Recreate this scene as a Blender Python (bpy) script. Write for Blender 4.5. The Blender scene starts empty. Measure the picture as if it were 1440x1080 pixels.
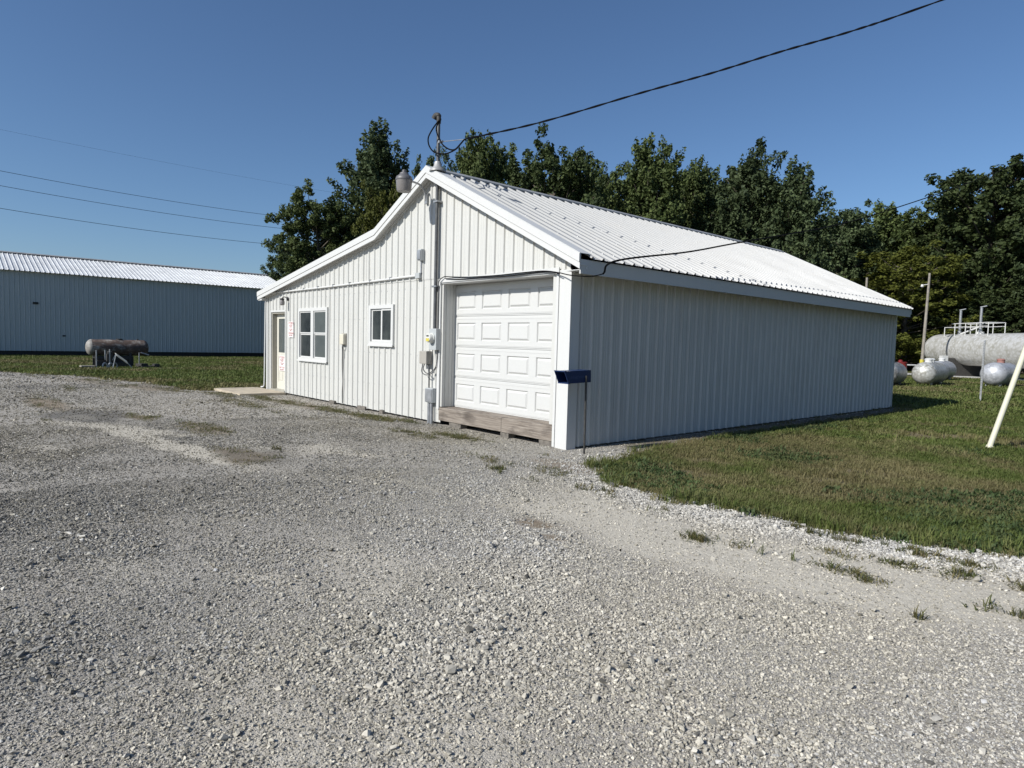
import bpy, bmesh, math, random
import numpy as np
from mathutils import Vector, Matrix

R = math.radians
scene = bpy.context.scene
COL = scene.collection

# ------------------------------------------------------------------ camera
CAM = Vector((6.4343, -6.7438, 1.5429))
YAW, PIT, ROL, FPX = -0.8484, -0.065, 0.027, 907.9
FW = Vector((math.sin(YAW)*math.cos(PIT), math.cos(YAW)*math.cos(PIT), math.sin(PIT)))
_r = Vector((math.cos(YAW), -math.sin(YAW), 0)); _u = _r.cross(FW)
RT = _r*math.cos(ROL) + _u*math.sin(ROL)
UP = -_r*math.sin(ROL) + _u*math.cos(ROL)
cam_data = bpy.data.cameras.new('camera')
cam_data.sensor_fit = 'HORIZONTAL'; cam_data.sensor_width = 36.0
cam_data.lens = FPX/1440*36.0
cam_data.clip_start = 0.05; cam_data.clip_end = 3000
cam = bpy.data.objects.new('camera', cam_data); COL.objects.link(cam)
M3 = Matrix((RT, UP, -FW)).transposed()
cam.matrix_world = Matrix.Translation(CAM) @ M3.to_4x4()
scene.camera = cam

# ------------------------------------------------------------------ light
SUN_EL = 35.5
SX = 0.115                                  # sideways drift of shadows per metre
sun_h = Vector((-SX, -1, 0)).normalized()
SUN_DIR = Vector((sun_h.x*math.cos(R(SUN_EL)), sun_h.y*math.cos(R(SUN_EL)), math.sin(R(SUN_EL))))
world = bpy.data.worlds.new('World'); scene.world = world; world.use_nodes = True
wn = world.node_tree; wn.nodes.clear()
sky = wn.nodes.new('ShaderNodeTexSky'); sky.sky_type = 'NISHITA'; sky.sun_disc = False
sky.sun_elevation = R(SUN_EL); sky.sun_rotation = math.atan2(SUN_DIR.x, SUN_DIR.y)
sky.altitude = 0; sky.air_density = 1.0; sky.dust_density = 0.6; sky.ozone_density = 7.0
bg = wn.nodes.new('ShaderNodeBackground'); bg.inputs['Strength'].default_value = 0.096
wo = wn.nodes.new('ShaderNodeOutputWorld')
wn.links.new(sky.outputs[0], bg.inputs['Color']); wn.links.new(bg.outputs[0], wo.inputs['Surface'])
sd = bpy.data.lights.new('sun', 'SUN'); sd.energy = 5.0; sd.angle = R(0.53); sd.color = (1.0, 0.975, 0.925)
so = bpy.data.objects.new('sun', sd); COL.objects.link(so)
so.rotation_euler = (-SUN_DIR).to_track_quat('-Z', 'Y').to_euler(); so.location = (-5, -20, 30)
scene.view_settings.view_transform = 'Standard'; scene.view_settings.look = 'None'
scene.view_settings.exposure = 0.13; scene.view_settings.gamma = 1.0
scene.view_settings.use_curve_mapping = False
scene.cycles.use_denoising = True
scene.cycles.max_bounces = 6; scene.cycles.transparent_max_bounces = 6

# ------------------------------------------------------------------ helpers
def px(x, y, D):
    """the point seen at photo pixel x, y at distance D along the optical axis"""
    return CAM + FW*D + RT*((x-720)/FPX*D) + UP*((540-y)/FPX*D)
def on_plane(x, y, axis, val):
    d = FW + RT*((x-720)/FPX) + UP*((540-y)/FPX)
    return CAM + d*((val-CAM[axis])/d[axis])

def tag(o, label=None, cat=None, group=None, kind=None):
    if label: o['label'] = label
    if cat: o['category'] = cat
    if group: o['group'] = group
    if kind: o['kind'] = kind
    return o
def empty(name, loc, label, cat, group=None):
    o = bpy.data.objects.new(name, None); COL.objects.link(o)
    o.location = loc; o.empty_display_size = 0.2
    o.matrix_world = Matrix.Translation(Vector(loc))
    return tag(o, label, cat, group)

class MB:
    """collects geometry in world coordinates; build() makes one mesh object"""
    def __init__(s): s.v = []; s.f = []; s.sm = []
    def add(s, vs, fs, smooth=False):
        n = len(s.v); s.v.extend([tuple(v) for v in vs])
        for f in fs: s.f.append(tuple(i+n for i in f)); s.sm.append(smooth)
        return s
    def quad(s, a, b, c, d): return s.add([a, b, c, d], [(0, 1, 2, 3)])
    def box(s, p0, p1, M=None):
        x0, y0, z0 = p0; x1, y1, z1 = p1
        vs = [Vector(p) for p in ((x0,y0,z0),(x1,y0,z0),(x1,y1,z0),(x0,y1,z0),(x0,y0,z1),(x1,y0,z1),(x1,y1,z1),(x0,y1,z1))]
        if M is not None: vs = [M @ v for v in vs]
        return s.add(vs, [(0,3,2,1),(4,5,6,7),(0,1,5,4),(1,2,6,5),(2,3,7,6),(3,0,4,7)])
    def bbox(s, p0, p1, b, M=None):
        """bevelled box"""
        bm = bmesh.new(); bmesh.ops.create_cube(bm, size=1.0)
        sz = [p1[i]-p0[i] for i in range(3)]; c = [(p1[i]+p0[i])/2 for i in range(3)]
        for v in bm.verts: v.co = Vector((c[i]+v.co[i]*sz[i] for i in range(3)))
        bmesh.ops.bevel(bm, geom=bm.edges[:], offset=b, segments=2, affect='EDGES', profile=0.7)
        if M is not None: bm.transform(M)
        bm.verts.index_update()
        s.add([v.co.copy() for v in bm.verts], [[v.index for v in f.verts] for f in bm.faces]); bm.free()
        return s
    def tube(s, path, rad, n=8, caps=True):
        path = [Vector(p) for p in path]; m = len(path)
        rads = rad if isinstance(rad, (list, tuple)) else [rad]*m
        vs = []; fs = []; prev = None
        for i, p in enumerate(path):
            t = (path[min(i+1, m-1)]-path[max(i-1, 0)]).normalized()
            if prev is None:
                a = t.orthogonal().normalized()
            else:
                a = prev - t*prev.dot(t)
                a = a.normalized() if a.length > 1e-6 else t.orthogonal().normalized()
            prev = a; b = t.cross(a)
            for k in range(n):
                q = 2*math.pi*k/n
                vs.append(p + (a*math.cos(q)+b*math.sin(q))*rads[i])
        for i in range(m-1):
            for k in range(n):
                fs.append((i*n+k, i*n+(k+1) % n, (i+1)*n+(k+1) % n, (i+1)*n+k))
        if caps:
            fs.append(tuple(range(n-1, -1, -1))); fs.append(tuple(range((m-1)*n, m*n)))
        return s.add(vs, fs, True)
    def lathe(s, prof, base, axis=(0, 0, 1), n=24):
        """prof: (radius, height) pairs along axis from base"""
        ax = Vector(axis).normalized(); a = ax.orthogonal().normalized(); b = ax.cross(a); base = Vector(base)
        vs = []; fs = []
        for (r, h) in prof:
            for k in range(n):
                q = 2*math.pi*k/n
                vs.append(base + ax*h + (a*math.cos(q)+b*math.sin(q))*max(r, 1e-4))
        for i in range(len(prof)-1):
            for k in range(n):
                fs.append((i*n+k, i*n+(k+1) % n, (i+1)*n+(k+1) % n, (i+1)*n+k))
        fs.append(tuple(range(n-1, -1, -1))); fs.append(tuple(range((len(prof)-1)*n, len(prof)*n)))
        return s.add(vs, fs, True)
    def build(s, name, mat, parent=None, label=None, kind=None):
        me = bpy.data.meshes.new(name); me.from_pydata(s.v, [], s.f)
        me.polygons.foreach_set('use_smooth', s.sm); me.update()
        if any(s.sm):
            try: me.set_sharp_from_angle(angle=R(40))
            except Exception: pass
        me.materials.append(mat)
        o = bpy.data.objects.new(name, me); COL.objects.link(o)
        if parent is not None:
            o.parent = parent
            if parent.type == 'EMPTY': o.matrix_parent_inverse = Matrix.Translation(-parent.location)
        if label: o['label'] = label
        if kind: o['kind'] = kind
        return o

def crom(pts, n=10):
    """smooth curve through points"""
    P = [Vector(p) for p in pts]; P = [P[0]*2-P[1]] + P + [P[-1]*2-P[-2]]; out = []
    for i in range(1, len(P)-2):
        for k in range(n):
            t = k/n; a, b, c, d = P[i-1:i+3]
            out.append(0.5*((2*b)+(c-a)*t+(2*a-5*b+4*c-d)*t*t+(3*b-a-3*c+d)*t**3))
    out.append(P[-2]); return out
def sag(a, b, drop, n=40):
    a = Vector(a); b = Vector(b)
    return [a.lerp(b, i/n) - Vector((0, 0, drop*4*(i/n)*(1-i/n))) for i in range(n+1)]

_rs = np.random.RandomState(7)
_LAT = _rs.rand(256, 256)
def vnoise(x, y, freq=1.0, octv=4, seed=0):
    """value noise in 0..1 on numpy arrays"""
    x = np.asarray(x, float); y = np.asarray(y, float)
    tot = 0; amp = 1; s = 0
    for o in range(octv):
        X = x*freq+seed*17.3+o*31.7; Y = y*freq+seed*9.1+o*57.1
        xi = np.floor(X).astype(int); yi = np.floor(Y).astype(int); fx = X-xi; fy = Y-yi
        fx = fx*fx*(3-2*fx); fy = fy*fy*(3-2*fy)
        g = lambda i, j: _LAT[(xi+i) % 256, (yi+j) % 256]
        tot = tot + amp*((g(0,0)*(1-fx)+g(1,0)*fx)*(1-fy)+(g(0,1)*(1-fx)+g(1,1)*fx)*fy)
        s += amp; amp *= 0.5; freq *= 2
    return tot/s
def sstep(a, b, x):
    t = np.clip((x-a)/(b-a), 0, 1); return t*t*(3-2*t)

# ------------------------------------------------------------------ materials
class NT:
    def __init__(s, name):
        s.m = bpy.data.materials.new(name); s.m.use_nodes = True
        s.t = s.m.node_tree; s.t.nodes.clear()
        s.out = s.t.nodes.new('ShaderNodeOutputMaterial')
        s.b = s.t.nodes.new('ShaderNodeBsdfPrincipled'); s.t.links.new(s.b.outputs[0], s.out.inputs[0])
    def n(s, typ, **kw):
        o = s.t.nodes.new(typ)
        for k, v in kw.items(): setattr(o, k, v)
        return o
    def l(s, a, b): s.t.links.new(a, b)
    def pos(s):
        if not hasattr(s, '_p'): s._p = s.n('ShaderNodeNewGeometry')
        return s._p.outputs['Position']
    def objco(s): return s.n('ShaderNodeTexCoord').outputs['Object']
    def map(s, src, scale=(1, 1, 1), loc=(0, 0, 0), rot=(0, 0, 0)):
        m = s.n('ShaderNodeMapping'); s.l(src, m.inputs[0])
        m.inputs['Scale'].default_value = scale; m.inputs['Location'].default_value = loc; m.inputs['Rotation'].default_value = rot
        return m.outputs[0]
    def noise(s, src, scale, detail=4, rough=0.55, dist=0):
        t = s.n('ShaderNodeTexNoise'); s.l(src, t.inputs['Vector'])
        t.inputs['Scale'].default_value = scale; t.inputs['Detail'].default_value = detail
        t.inputs['Roughness'].default_value = rough; t.inputs['Distortion'].default_value = dist
        return t.outputs['Fac']
    def vor(s, src, scale, feature='F1'):
        t = s.n('ShaderNodeTexVoronoi', feature=feature); s.l(src, t.inputs['Vector']); t.inputs['Scale'].default_value = scale
        return t
    def ramp(s, fac, stops):
        r = s.n('ShaderNodeValToRGB'); s.l(fac, r.inputs[0]); e = r.color_ramp.elements
        while len(e) < len(stops): e.new(0.5)
        for el, (p, c) in zip(e, stops):
            el.position = p; el.color = (c, c, c, 1) if isinstance(c, (int, float)) else (*c, 1)
        return r.outputs[0]
    def mix(s, fac, a, b, mode='MIX'):
        m = s.n('ShaderNodeMix', data_type='RGBA', blend_type=mode)
        for i, v in ((0, fac), (6, a), (7, b)):
            if hasattr(v, 'links'): s.l(v, m.inputs[i])
            elif i == 0: m.inputs[0].default_value = v
            else: m.inputs[i].default_value = (*v, 1)
        return m.outputs[2]
    def math(s, op, a, b=0.0, clamp=False):
        m = s.n('ShaderNodeMath', operation=op, use_clamp=clamp)
        for i, v in enumerate((a, b)):
            if hasattr(v, 'links'): s.l(v, m.inputs[i])
            else: m.inputs[i].default_value = v
        return m.outputs[0]
    def bump(s, h, strength=0.3, dist=0.01):
        b = s.n('ShaderNodeBump'); s.l(h, b.inputs['Height'])
        b.inputs['Strength'].default_value = strength; b.inputs['Distance'].default_value = dist
        s.l(b.outputs[0], s.b.inputs['Normal']); return b
    def set(s, color=None, rough=None, metal=None, spec=None):
        for k, v in (('Base Color', color), ('Roughness', rough), ('Metallic', metal), ('Specular IOR Level', spec)):
            if v is None: continue
            if hasattr(v, 'links'): s.l(v, s.b.inputs[k])
            elif k == 'Base Color': s.b.inputs[k].default_value = (*v, 1)
            else: s.b.inputs[k].default_value = v
        return s

MAT = {}
def painted(name, col, dirt=(0.45, 0.43, 0.38), amount=0.25, rough=0.45, streak=True, spec=0.4):
    t = NT(name); p = t.pos()
    n1 = t.noise(t.map(p, (6, 6, 0.5)) if streak else p, 1.6 if streak else 5, 5)
    n2 = t.noise(p, 0.9, 3)
    f = t.math('MULTIPLY', t.ramp(n1, [(0.42, 0.0), (0.75, 1.0)]), t.ramp(n2, [(0.3, 0.2), (0.7, 1.0)]))
    f = t.math('MULTIPLY', f, amount)
    fine = t.noise(p, 60, 2)
    c = t.mix(f, col, dirt)
    c = t.mix(0.08, c, t.ramp(fine, [(0.3, 0.4), (0.7, 1.0)]), 'MULTIPLY')
    t.set(c, t.ramp(n2, [(0.2, rough-0.08), (0.8, rough+0.1)]), 0, spec)
    t.bump(t.noise(p, 3.0, 3), 0.25, 0.01)
    MAT[name] = t.m; return t
painted('wall_steel', (0.56, 0.557, 0.525), (0.34, 0.33, 0.29), 0.4)
painted('roof_steel', (0.37, 0.37, 0.36), (0.36, 0.345, 0.31), 0.5, 0.38, False)
painted('trim', (0.595, 0.595, 0.575), amount=0.15)
painted('door_white', (0.565, 0.565, 0.545), amount=0.06, streak=False)
painted('cream', (0.60, 0.58, 0.50), amount=0.15, streak=False)
painted('jamb_tan', (0.40, 0.38, 0.32), (0.2, 0.18, 0.15), 0.4)
painted('shed_wall', (0.49, 0.52, 0.51), (0.35, 0.38, 0.4), 0.35)
painted('white_pipe', (0.62, 0.62, 0.60), amount=0.3)
painted('box_grey', (0.42, 0.44, 0.44), (0.25, 0.25, 0.23), 0.5, 0.5)
painted('box_tan', (0.36, 0.34, 0.30), (0.2, 0.18, 0.15), 0.3, 0.55)
painted('box_beige', (0.62, 0.58, 0.47), amount=0.3, rough=0.5)
painted('yellow_plastic', (0.60, 0.585, 0.45), (0.6, 0.56, 0.4), 0.5, 0.5)
painted('red_paint', (0.20, 0.022, 0.022), (0.15, 0.04, 0.03), 0.5, 0.5)
painted('pink_paint', (0.30, 0.15, 0.125), (0.3, 0.12, 0.08), 0.5, 0.6)
painted('blue_plastic', (0.012, 0.03, 0.10), (0.05, 0.06, 0.08), 0.25, 0.4)

def simple(name, col, rough=0.6, metal=0.0, nscale=12, var=0.35, bump=0.0):
    t = NT(name); n = t.noise(t.pos(), nscale, 4)
    t.set(t.mix(t.ramp(n, [(0.3, 0), (0.7, 1)]), tuple(c*(1-var) for c in col), tuple(min(1, c*(1+var)) for c in col)), rough, metal)
    if bump: t.bump(n, bump, 0.01)
    MAT[name] = t.m; return t
simple('shed_roof', (0.58, 0.59, 0.59), 0.5, 0, 1.2, 0.12)
simple('black', (0.012, 0.012, 0.013), 0.5)
simple('cable', (0.006, 0.006, 0.007), 0.9).set(spec=0.1)
simple('galv', (0.34, 0.35, 0.36), 0.45, 0.5, 9, 0.2)
simple('mast_pipe', (0.095, 0.098, 0.10), 0.5, 0.4, 9, 0.25)
simple('dark_iron', (0.05, 0.048, 0.045), 0.7, 0.3, 20, 0.4)
simple('interior', (0.05, 0.05, 0.05), 0.9)
simple('soffit', (0.62, 0.62, 0.60), 0.6, 0, 3, 0.08)
simple('ridge_grey', (0.33, 0.33, 0.32), 0.5, 0.2, 3, 0.2)
simple('concrete', (0.43, 0.37, 0.28), 0.9, 0, 5, 0.2, 0.4)
simple('block', (0.15, 0.135, 0.115), 0.95, 0, 15, 0.3, 0.6)
simple('lamp_glass', (0.20, 0.185, 0.175), 0.35, 0, 20, 0.1)
simple('lamp_metal', (0.13, 0.127, 0.13), 0.5, 0.2, 20, 0.15)
simple('screw', (0.45, 0.45, 0.45), 0.5, 0.5)
simple('pole_wood', (0.26, 0.235, 0.20), 0.9, 0, 6, 0.25, 0.4)
simple('plank', (0.30, 0.27, 0.23), 0.9, 0, 8, 0.3, 0.4)
simple('meter_yellow', (0.55, 0.47, 0.08), 0.4, 0, 40, 0.3)
simple('sign_white', (0.80, 0.76, 0.74), 0.5, 0, 9, 0.05)
simple('sign_red', (0.40, 0.16, 0.15), 0.6, 0, 80, 0.4)
simple('logo_blue', (0.025, 0.05, 0.13), 0.5, 0, 80, 0.3)

t = NT('glass_pane'); n = t.noise(t.map(t.pos(), (1, 1, 1)), 2.2, 3)
t.set(t.mix(t.ramp(n, [(0.35, 0), (0.65, 1)]), (0.022, 0.026, 0.027), (0.055, 0.062, 0.06)), 0.06, 0, 0.6); t.bump(n, 0.05, 0.02); MAT['glass_pane'] = t.m
t = NT('blind'); t.set(t.mix(t.noise(t.pos(), 3, 2), (0.06, 0.07, 0.07), (0.12, 0.135, 0.13)), 0.12, 0, 0.6); MAT['blind'] = t.m
t = NT('meter_glass'); t.set((0.62, 0.62, 0.58), 0.15, 0, 0.6); MAT['meter_glass'] = t.m

# weathered timber
t = NT('sill_wood'); p = t.pos()
g = t.noise(t.map(p, (0.8, 6, 22)), 3, 6, 0.6, 0.6)
k = t.noise(t.map(p, (1.2, 2, 3)), 2.0, 3)
c = t.ramp(g, [(0.25, (0.085, 0.066, 0.052)), (0.5, (0.23, 0.195, 0.16)), (0.75, (0.36, 0.32, 0.275))])
c = t.mix(t.ramp(k, [(0.5, 0.0), (0.72, 0.75)]), c, (0.055, 0.042, 0.035))
t.set(c, 0.9); t.bump(g, 0.7, 0.012); MAT['sill_wood'] = t.m

# rust tank
t = NT('rust_tank'); p = t.pos()
n1 = t.noise(t.map(p, (1, 0.7, 1.3)), 3.2, 6, 0.65); n2 = t.noise(p, 9, 5, 0.7)
c = t.ramp(n1, [(0.30, (0.42, 0.41, 0.38)), (0.42, (0.24, 0.21, 0.18)), (0.50, (0.10, 0.062, 0.045)), (0.58, (0.055, 0.042, 0.036)), (0.72, (0.30, 0.29, 0.27))])
c = t.mix(t.ramp(n2, [(0.45, 0), (0.65, 0.7)]), c, (0.085, 0.058, 0.046))
t.set(c, 0.75); t.bump(n2, 0.4, 0.02); MAT['rust_tank'] = t.m
simple('rust_tank_end', (0.25, 0.235, 0.21), 0.6, 0, 7, 0.35)

def silver(name, base, dark, sc):
    t = NT(name); p = t.pos()
    v = t.vor(t.map(p, (1, 1, 1), rot=(0.5, 0.6, 0.78)), sc)
    n1 = t.noise(p, 2.0, 5, 0.65); n2 = t.noise(p, 14, 4, 0.7)
    f = t.math('MULTIPLY', t.ramp(v.outputs['Distance'], [(0.25, 0), (0.6, 1)]), t.ramp(n1, [(0.35, 0.1), (0.62, 1.0)]))
    f = t.math('ADD', f, t.ramp(n2, [(0.52, 0), (0.75, 0.5)]), True)
    t.set(t.mix(f, base, dark), 0.42, 0.25, 0.5); t.bump(n2, 0.25, 0.01); MAT[name] = t.m
silver('silver_big', (0.60, 0.60, 0.585), (0.40, 0.39, 0.345), 5)
silver('silver_mottled', (0.54, 0.54, 0.51), (0.25, 0.24, 0.20), 8)
silver('silver_clean', (0.50, 0.51, 0.53), (0.30, 0.31, 0.33), 8)
silver('silver_dark', (0.40, 0.40, 0.39), (0.14, 0.135, 0.125), 10)

# foliage: face tint from a colour attribute
def leaf(name, dark, light, trans=0.25):
    t = NT(name); t.t.nodes.remove(t.b)
    a = t.n('ShaderNodeAttribute', attribute_name='tint', attribute_type='GEOMETRY')
    oi = t.n('ShaderNodeObjectInfo')
    c = t.mix(a.outputs['Fac'], dark, light)
    hs = t.n('ShaderNodeHueSaturation'); t.l(c, hs.inputs['Color'])
    t.l(t.ramp(oi.outputs['Random'], [(0, 0.85), (1, 1.15)]), hs.inputs['Value'])
    d = t.n('ShaderNodeBsdfPrincipled'); d.inputs['Roughness'].default_value = 0.65; d.inputs['Specular IOR Level'].default_value = 0.18
    tr = t.n('ShaderNodeBsdfTranslucent'); t.l(hs.outputs[0], d.inputs['Base Color']); t.l(hs.outputs[0], tr.inputs['Color'])
    mx = t.n('ShaderNodeMixShader'); mx.inputs[0].default_value = trans
    t.l(d.outputs[0], mx.inputs[1]); t.l(tr.outputs[0], mx.inputs[2]); t.l(mx.outputs[0], t.out.inputs[0])
    MAT[name] = t.m
leaf('leaf_green', (0.032, 0.052, 0.015), (0.132, 0.165, 0.056))
leaf('leaf_blue', (0.028, 0.046, 0.020), (0.112, 0.145, 0.064))
leaf('leaf_dark', (0.020, 0.033, 0.012), (0.078, 0.102, 0.036))
leaf('leaf_yellow', (0.045, 0.055, 0.010), (0.125, 0.135, 0.026))
simple('bark', (0.10, 0.085, 0.065), 0.95, 0, 10, 0.35, 0.5)

# grass blades: tint per tuft
def grass_mat(name, a_, b_, dry):
    t = NT(name); t.t.nodes.remove(t.b)
    oi = t.n('ShaderNodeObjectInfo')
    n = t.noise(t.pos(), 0.55, 4, 0.6); n2 = t.noise(t.pos(), 2.6, 3)
    at = t.n('ShaderNodeAttribute', attribute_name='dry', attribute_type='INSTANCER')
    c = t.mix(oi.outputs['Random'], a_, b_)
    f = t.math('ADD', t.math('MULTIPLY', at.outputs['Fac'], 0.9), t.math('MULTIPLY', t.ramp(n2, [(0.45, 0), (0.75, 1)]), 0.35), True)
    c = t.mix(f, c, dry)
    c = t.mix(0.5, c, t.ramp(n, [(0.3, 0.55), (0.7, 1.25)]), 'MULTIPLY')
    d = t.n('ShaderNodeBsdfPrincipled'); d.inputs['Roughness'].default_value = 0.6; d.inputs['Specular IOR Level'].default_value = 0.2
    tr = t.n('ShaderNodeBsdfTranslucent'); t.l(c, d.inputs['Base Color']); t.l(c, tr.inputs['Color'])
    mx = t.n('ShaderNodeMixShader'); mx.inputs[0].default_value = 0.25
    t.l(d.outputs[0], mx.inputs[1]); t.l(tr.outputs[0], mx.inputs[2]); t.l(mx.outputs[0], t.out.inputs[0])
    MAT[name] = t.m
grass_mat('grass', (0.074, 0.112, 0.024), (0.136, 0.172, 0.043), (0.205, 0.178, 0.085))
grass_mat('weed', (0.055, 0.075, 0.022), (0.095, 0.112, 0.036), (0.19, 0.155, 0.075))

grass_mat('clover', (0.045, 0.078, 0.026), (0.080, 0.118, 0.042), (0.12, 0.13, 0.055))
# lawn soil
t = NT('lawn_soil'); p = t.pos()
n1 = t.noise(p, 0.45, 5, 0.6); n2 = t.noise(p, 3.5, 5, 0.7); n3 = t.noise(p, 25, 3, 0.7)
at = t.n('ShaderNodeAttribute', attribute_name='bare', attribute_type='GEOMETRY')
c = t.ramp(n2, [(0.3, (0.048, 0.062, 0.017)), (0.55, (0.078, 0.092, 0.026)), (0.75, (0.125, 0.120, 0.042))])
c = t.mix(t.ramp(n1, [(0.45, 0), (0.75, 0.6)]), c, (0.115, 0.105, 0.042))
c = t.mix(at.outputs['Fac'], c, t.ramp(n3, [(0.3, (0.14, 0.11, 0.065)), (0.7, (0.27, 0.225, 0.145))]))
t.set(c, 0.95, 0, 0.1); t.bump(t.math('ADD', n3, n2), 1.0, 0.05); MAT['lawn_soil'] = t.m

# gravel base sheet
t = NT('gravel_base'); p = t.pos()
dustA = t.n('ShaderNodeAttribute', attribute_name='dust', attribute_type='GEOMETRY').outputs['Fac']
damp_shadeA = t.n('ShaderNodeAttribute', attribute_name='damp', attribute_type='GEOMETRY').outputs['Fac']
soilA = t.n('ShaderNodeAttribute', attribute_name='soil', attribute_type='GEOMETRY').outputs['Fac']
v1 = t.vor(p, 85); v2 = t.vor(p, 170); n1 = t.noise(p, 1.3, 5, 0.6); n2 = t.noise(p, 30, 4, 0.7)
cell = t.n('ShaderNodeSeparateColor'); t.l(v1.outputs['Color'], cell.inputs[0])
cell2 = t.n('ShaderNodeSeparateColor'); t.l(v2.outputs['Color'], cell2.inputs[0])
c = t.ramp(cell.outputs[0], [(0.0, (0.15, 0.145, 0.13)), (0.4, (0.31, 0.295, 0.26)), (0.8, (0.43, 0.405, 0.36)), (1.0, (0.60, 0.57, 0.51))])
c2 = t.ramp(cell2.outputs[0], [(0.0, (0.20, 0.18, 0.155)), (0.5, (0.35, 0.325, 0.285)), (1.0, (0.50, 0.47, 0.415))])
c = t.mix(0.5, c, c2)
c = t.mix(t.ramp(n1, [(0.35, 0.0), (0.7, 0.45)]), c, (0.31, 0.275, 0.23))
c = t.mix(t.math('MULTIPLY', dustA, t.ramp(n2, [(0.3, 0.75), (0.7, 1.0)])), c, t.ramp(n2, [(0.3, (0.44, 0.40, 0.325)), (0.7, (0.62, 0.575, 0.48))]))
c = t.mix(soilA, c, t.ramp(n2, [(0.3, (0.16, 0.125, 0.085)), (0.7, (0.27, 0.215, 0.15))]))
c = t.mix(t.math('MULTIPLY', damp_shadeA, 0.75), c, (0.085, 0.082, 0.075))  # damp spots, plus the painted shade along the side wall
h = t.math('ADD', t.math('MULTIPLY', v1.outputs['Distance'], -0.6), t.math('ADD', t.math('MULTIPLY', n2, 1.2), t.math('MULTIPLY', v2.outputs['Distance'], -0.5)))
t.set(c, 0.95, 0, 0.15); t.bump(h, 0.7, 0.009); MAT['gravel_base'] = t.m

# loose stones: tint per stone
t = NT('stone'); at = t.n('ShaderNodeAttribute', attribute_name='tint', attribute_type='INSTANCER')
n2 = t.noise(t.objco(), 2.5, 3)
t.set(t.mix(0.5, at.outputs['Color'], t.ramp(n2, [(0.25, 0.6), (0.75, 1.25)]), 'MULTIPLY'), 0.9, 0, 0.2); MAT['stone'] = t.m
t = NT('stone_plain'); t.set(t.ramp(t.noise(t.objco(), 2.5, 3), [(0.3, (0.25, 0.25, 0.25)), (0.7, (0.4, 0.39, 0.37))]), 0.9); MAT['stone_plain'] = t.m

# ------------------------------------------------------------------ ground shape
LOT = [(0.03, 0.3), (0.03, 13.05), (0.40, 13.0), (0.42, 9.0), (0.36, 5.0), (0.5, 1.6), (0.82, 0.2), (0.95, -0.55), (1.45, -0.95), (2.06, -1.22), (3.13, -1.26), (3.79, -1.18), (4.63, -1.05), (5.43, -0.62), (6.6, 0.1), (8.5, 1.4), (12, 4.2), (22, 12), (40, 24),
       (40, -45), (-60, -45), (-45, -24), (-33, -14), (-27, -8.6), (-22.6, -5.27), (-19, -3.1), (-15.1, -2.05), (-12.6, -1.75), (-11.9, -1.2), (-11.6, 0.3)]
LP = np.array(LOT)
def lot_sd(x, y):
    """signed distance to the gravel lot outline, positive inside"""
    x = np.asarray(x, float); y = np.asarray(y, float)
    d = np.full(x.shape, 1e9); ins = np.zeros(x.shape, bool); n = len(LP)
    for i in range(n):
        ax, ay = LP[i]; bx, by = LP[(i+1) % n]
        ex, ey = bx-ax, by-ay
        tt = np.clip(((x-ax)*ex+(y-ay)*ey)/(ex*ex+ey*ey), 0, 1)
        d = np.minimum(d, np.hypot(x-ax-tt*ex, y-ay-tt*ey))
        c = ((ay > y) != (by > y)) & (x < (bx-ax)*(y-ay)/(by-ay+1e-12)+ax); ins ^= c
    return np.where(ins, d, -d)
def lot_in(x, y):
    return lot_sd(x, y) + (vnoise(x, y, 2.2, 3, 3)-0.5)*(0.55*sstep(0, 1.5, -np.asarray(y))+0.25*sstep(0.3, 1.0, np.asarray(y))*(np.asarray(x) < 1.2)) - 0.02
def blob(x, y, cx, cy, rx, ry, ang=0.0, seed=1, fr=1.6, rag=0.8):
    ca, sa = math.cos(ang), math.sin(ang)
    u = ((x-cx)*ca+(y-cy)*sa)/rx; v = (-(x-cx)*sa+(y-cy)*ca)/ry
    r = np.hypot(u, v) + (vnoise(x, y, fr/min(rx, ry), 3, seed)-0.5)*rag
    return 1-sstep(0.55, 1.05, r)
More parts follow.
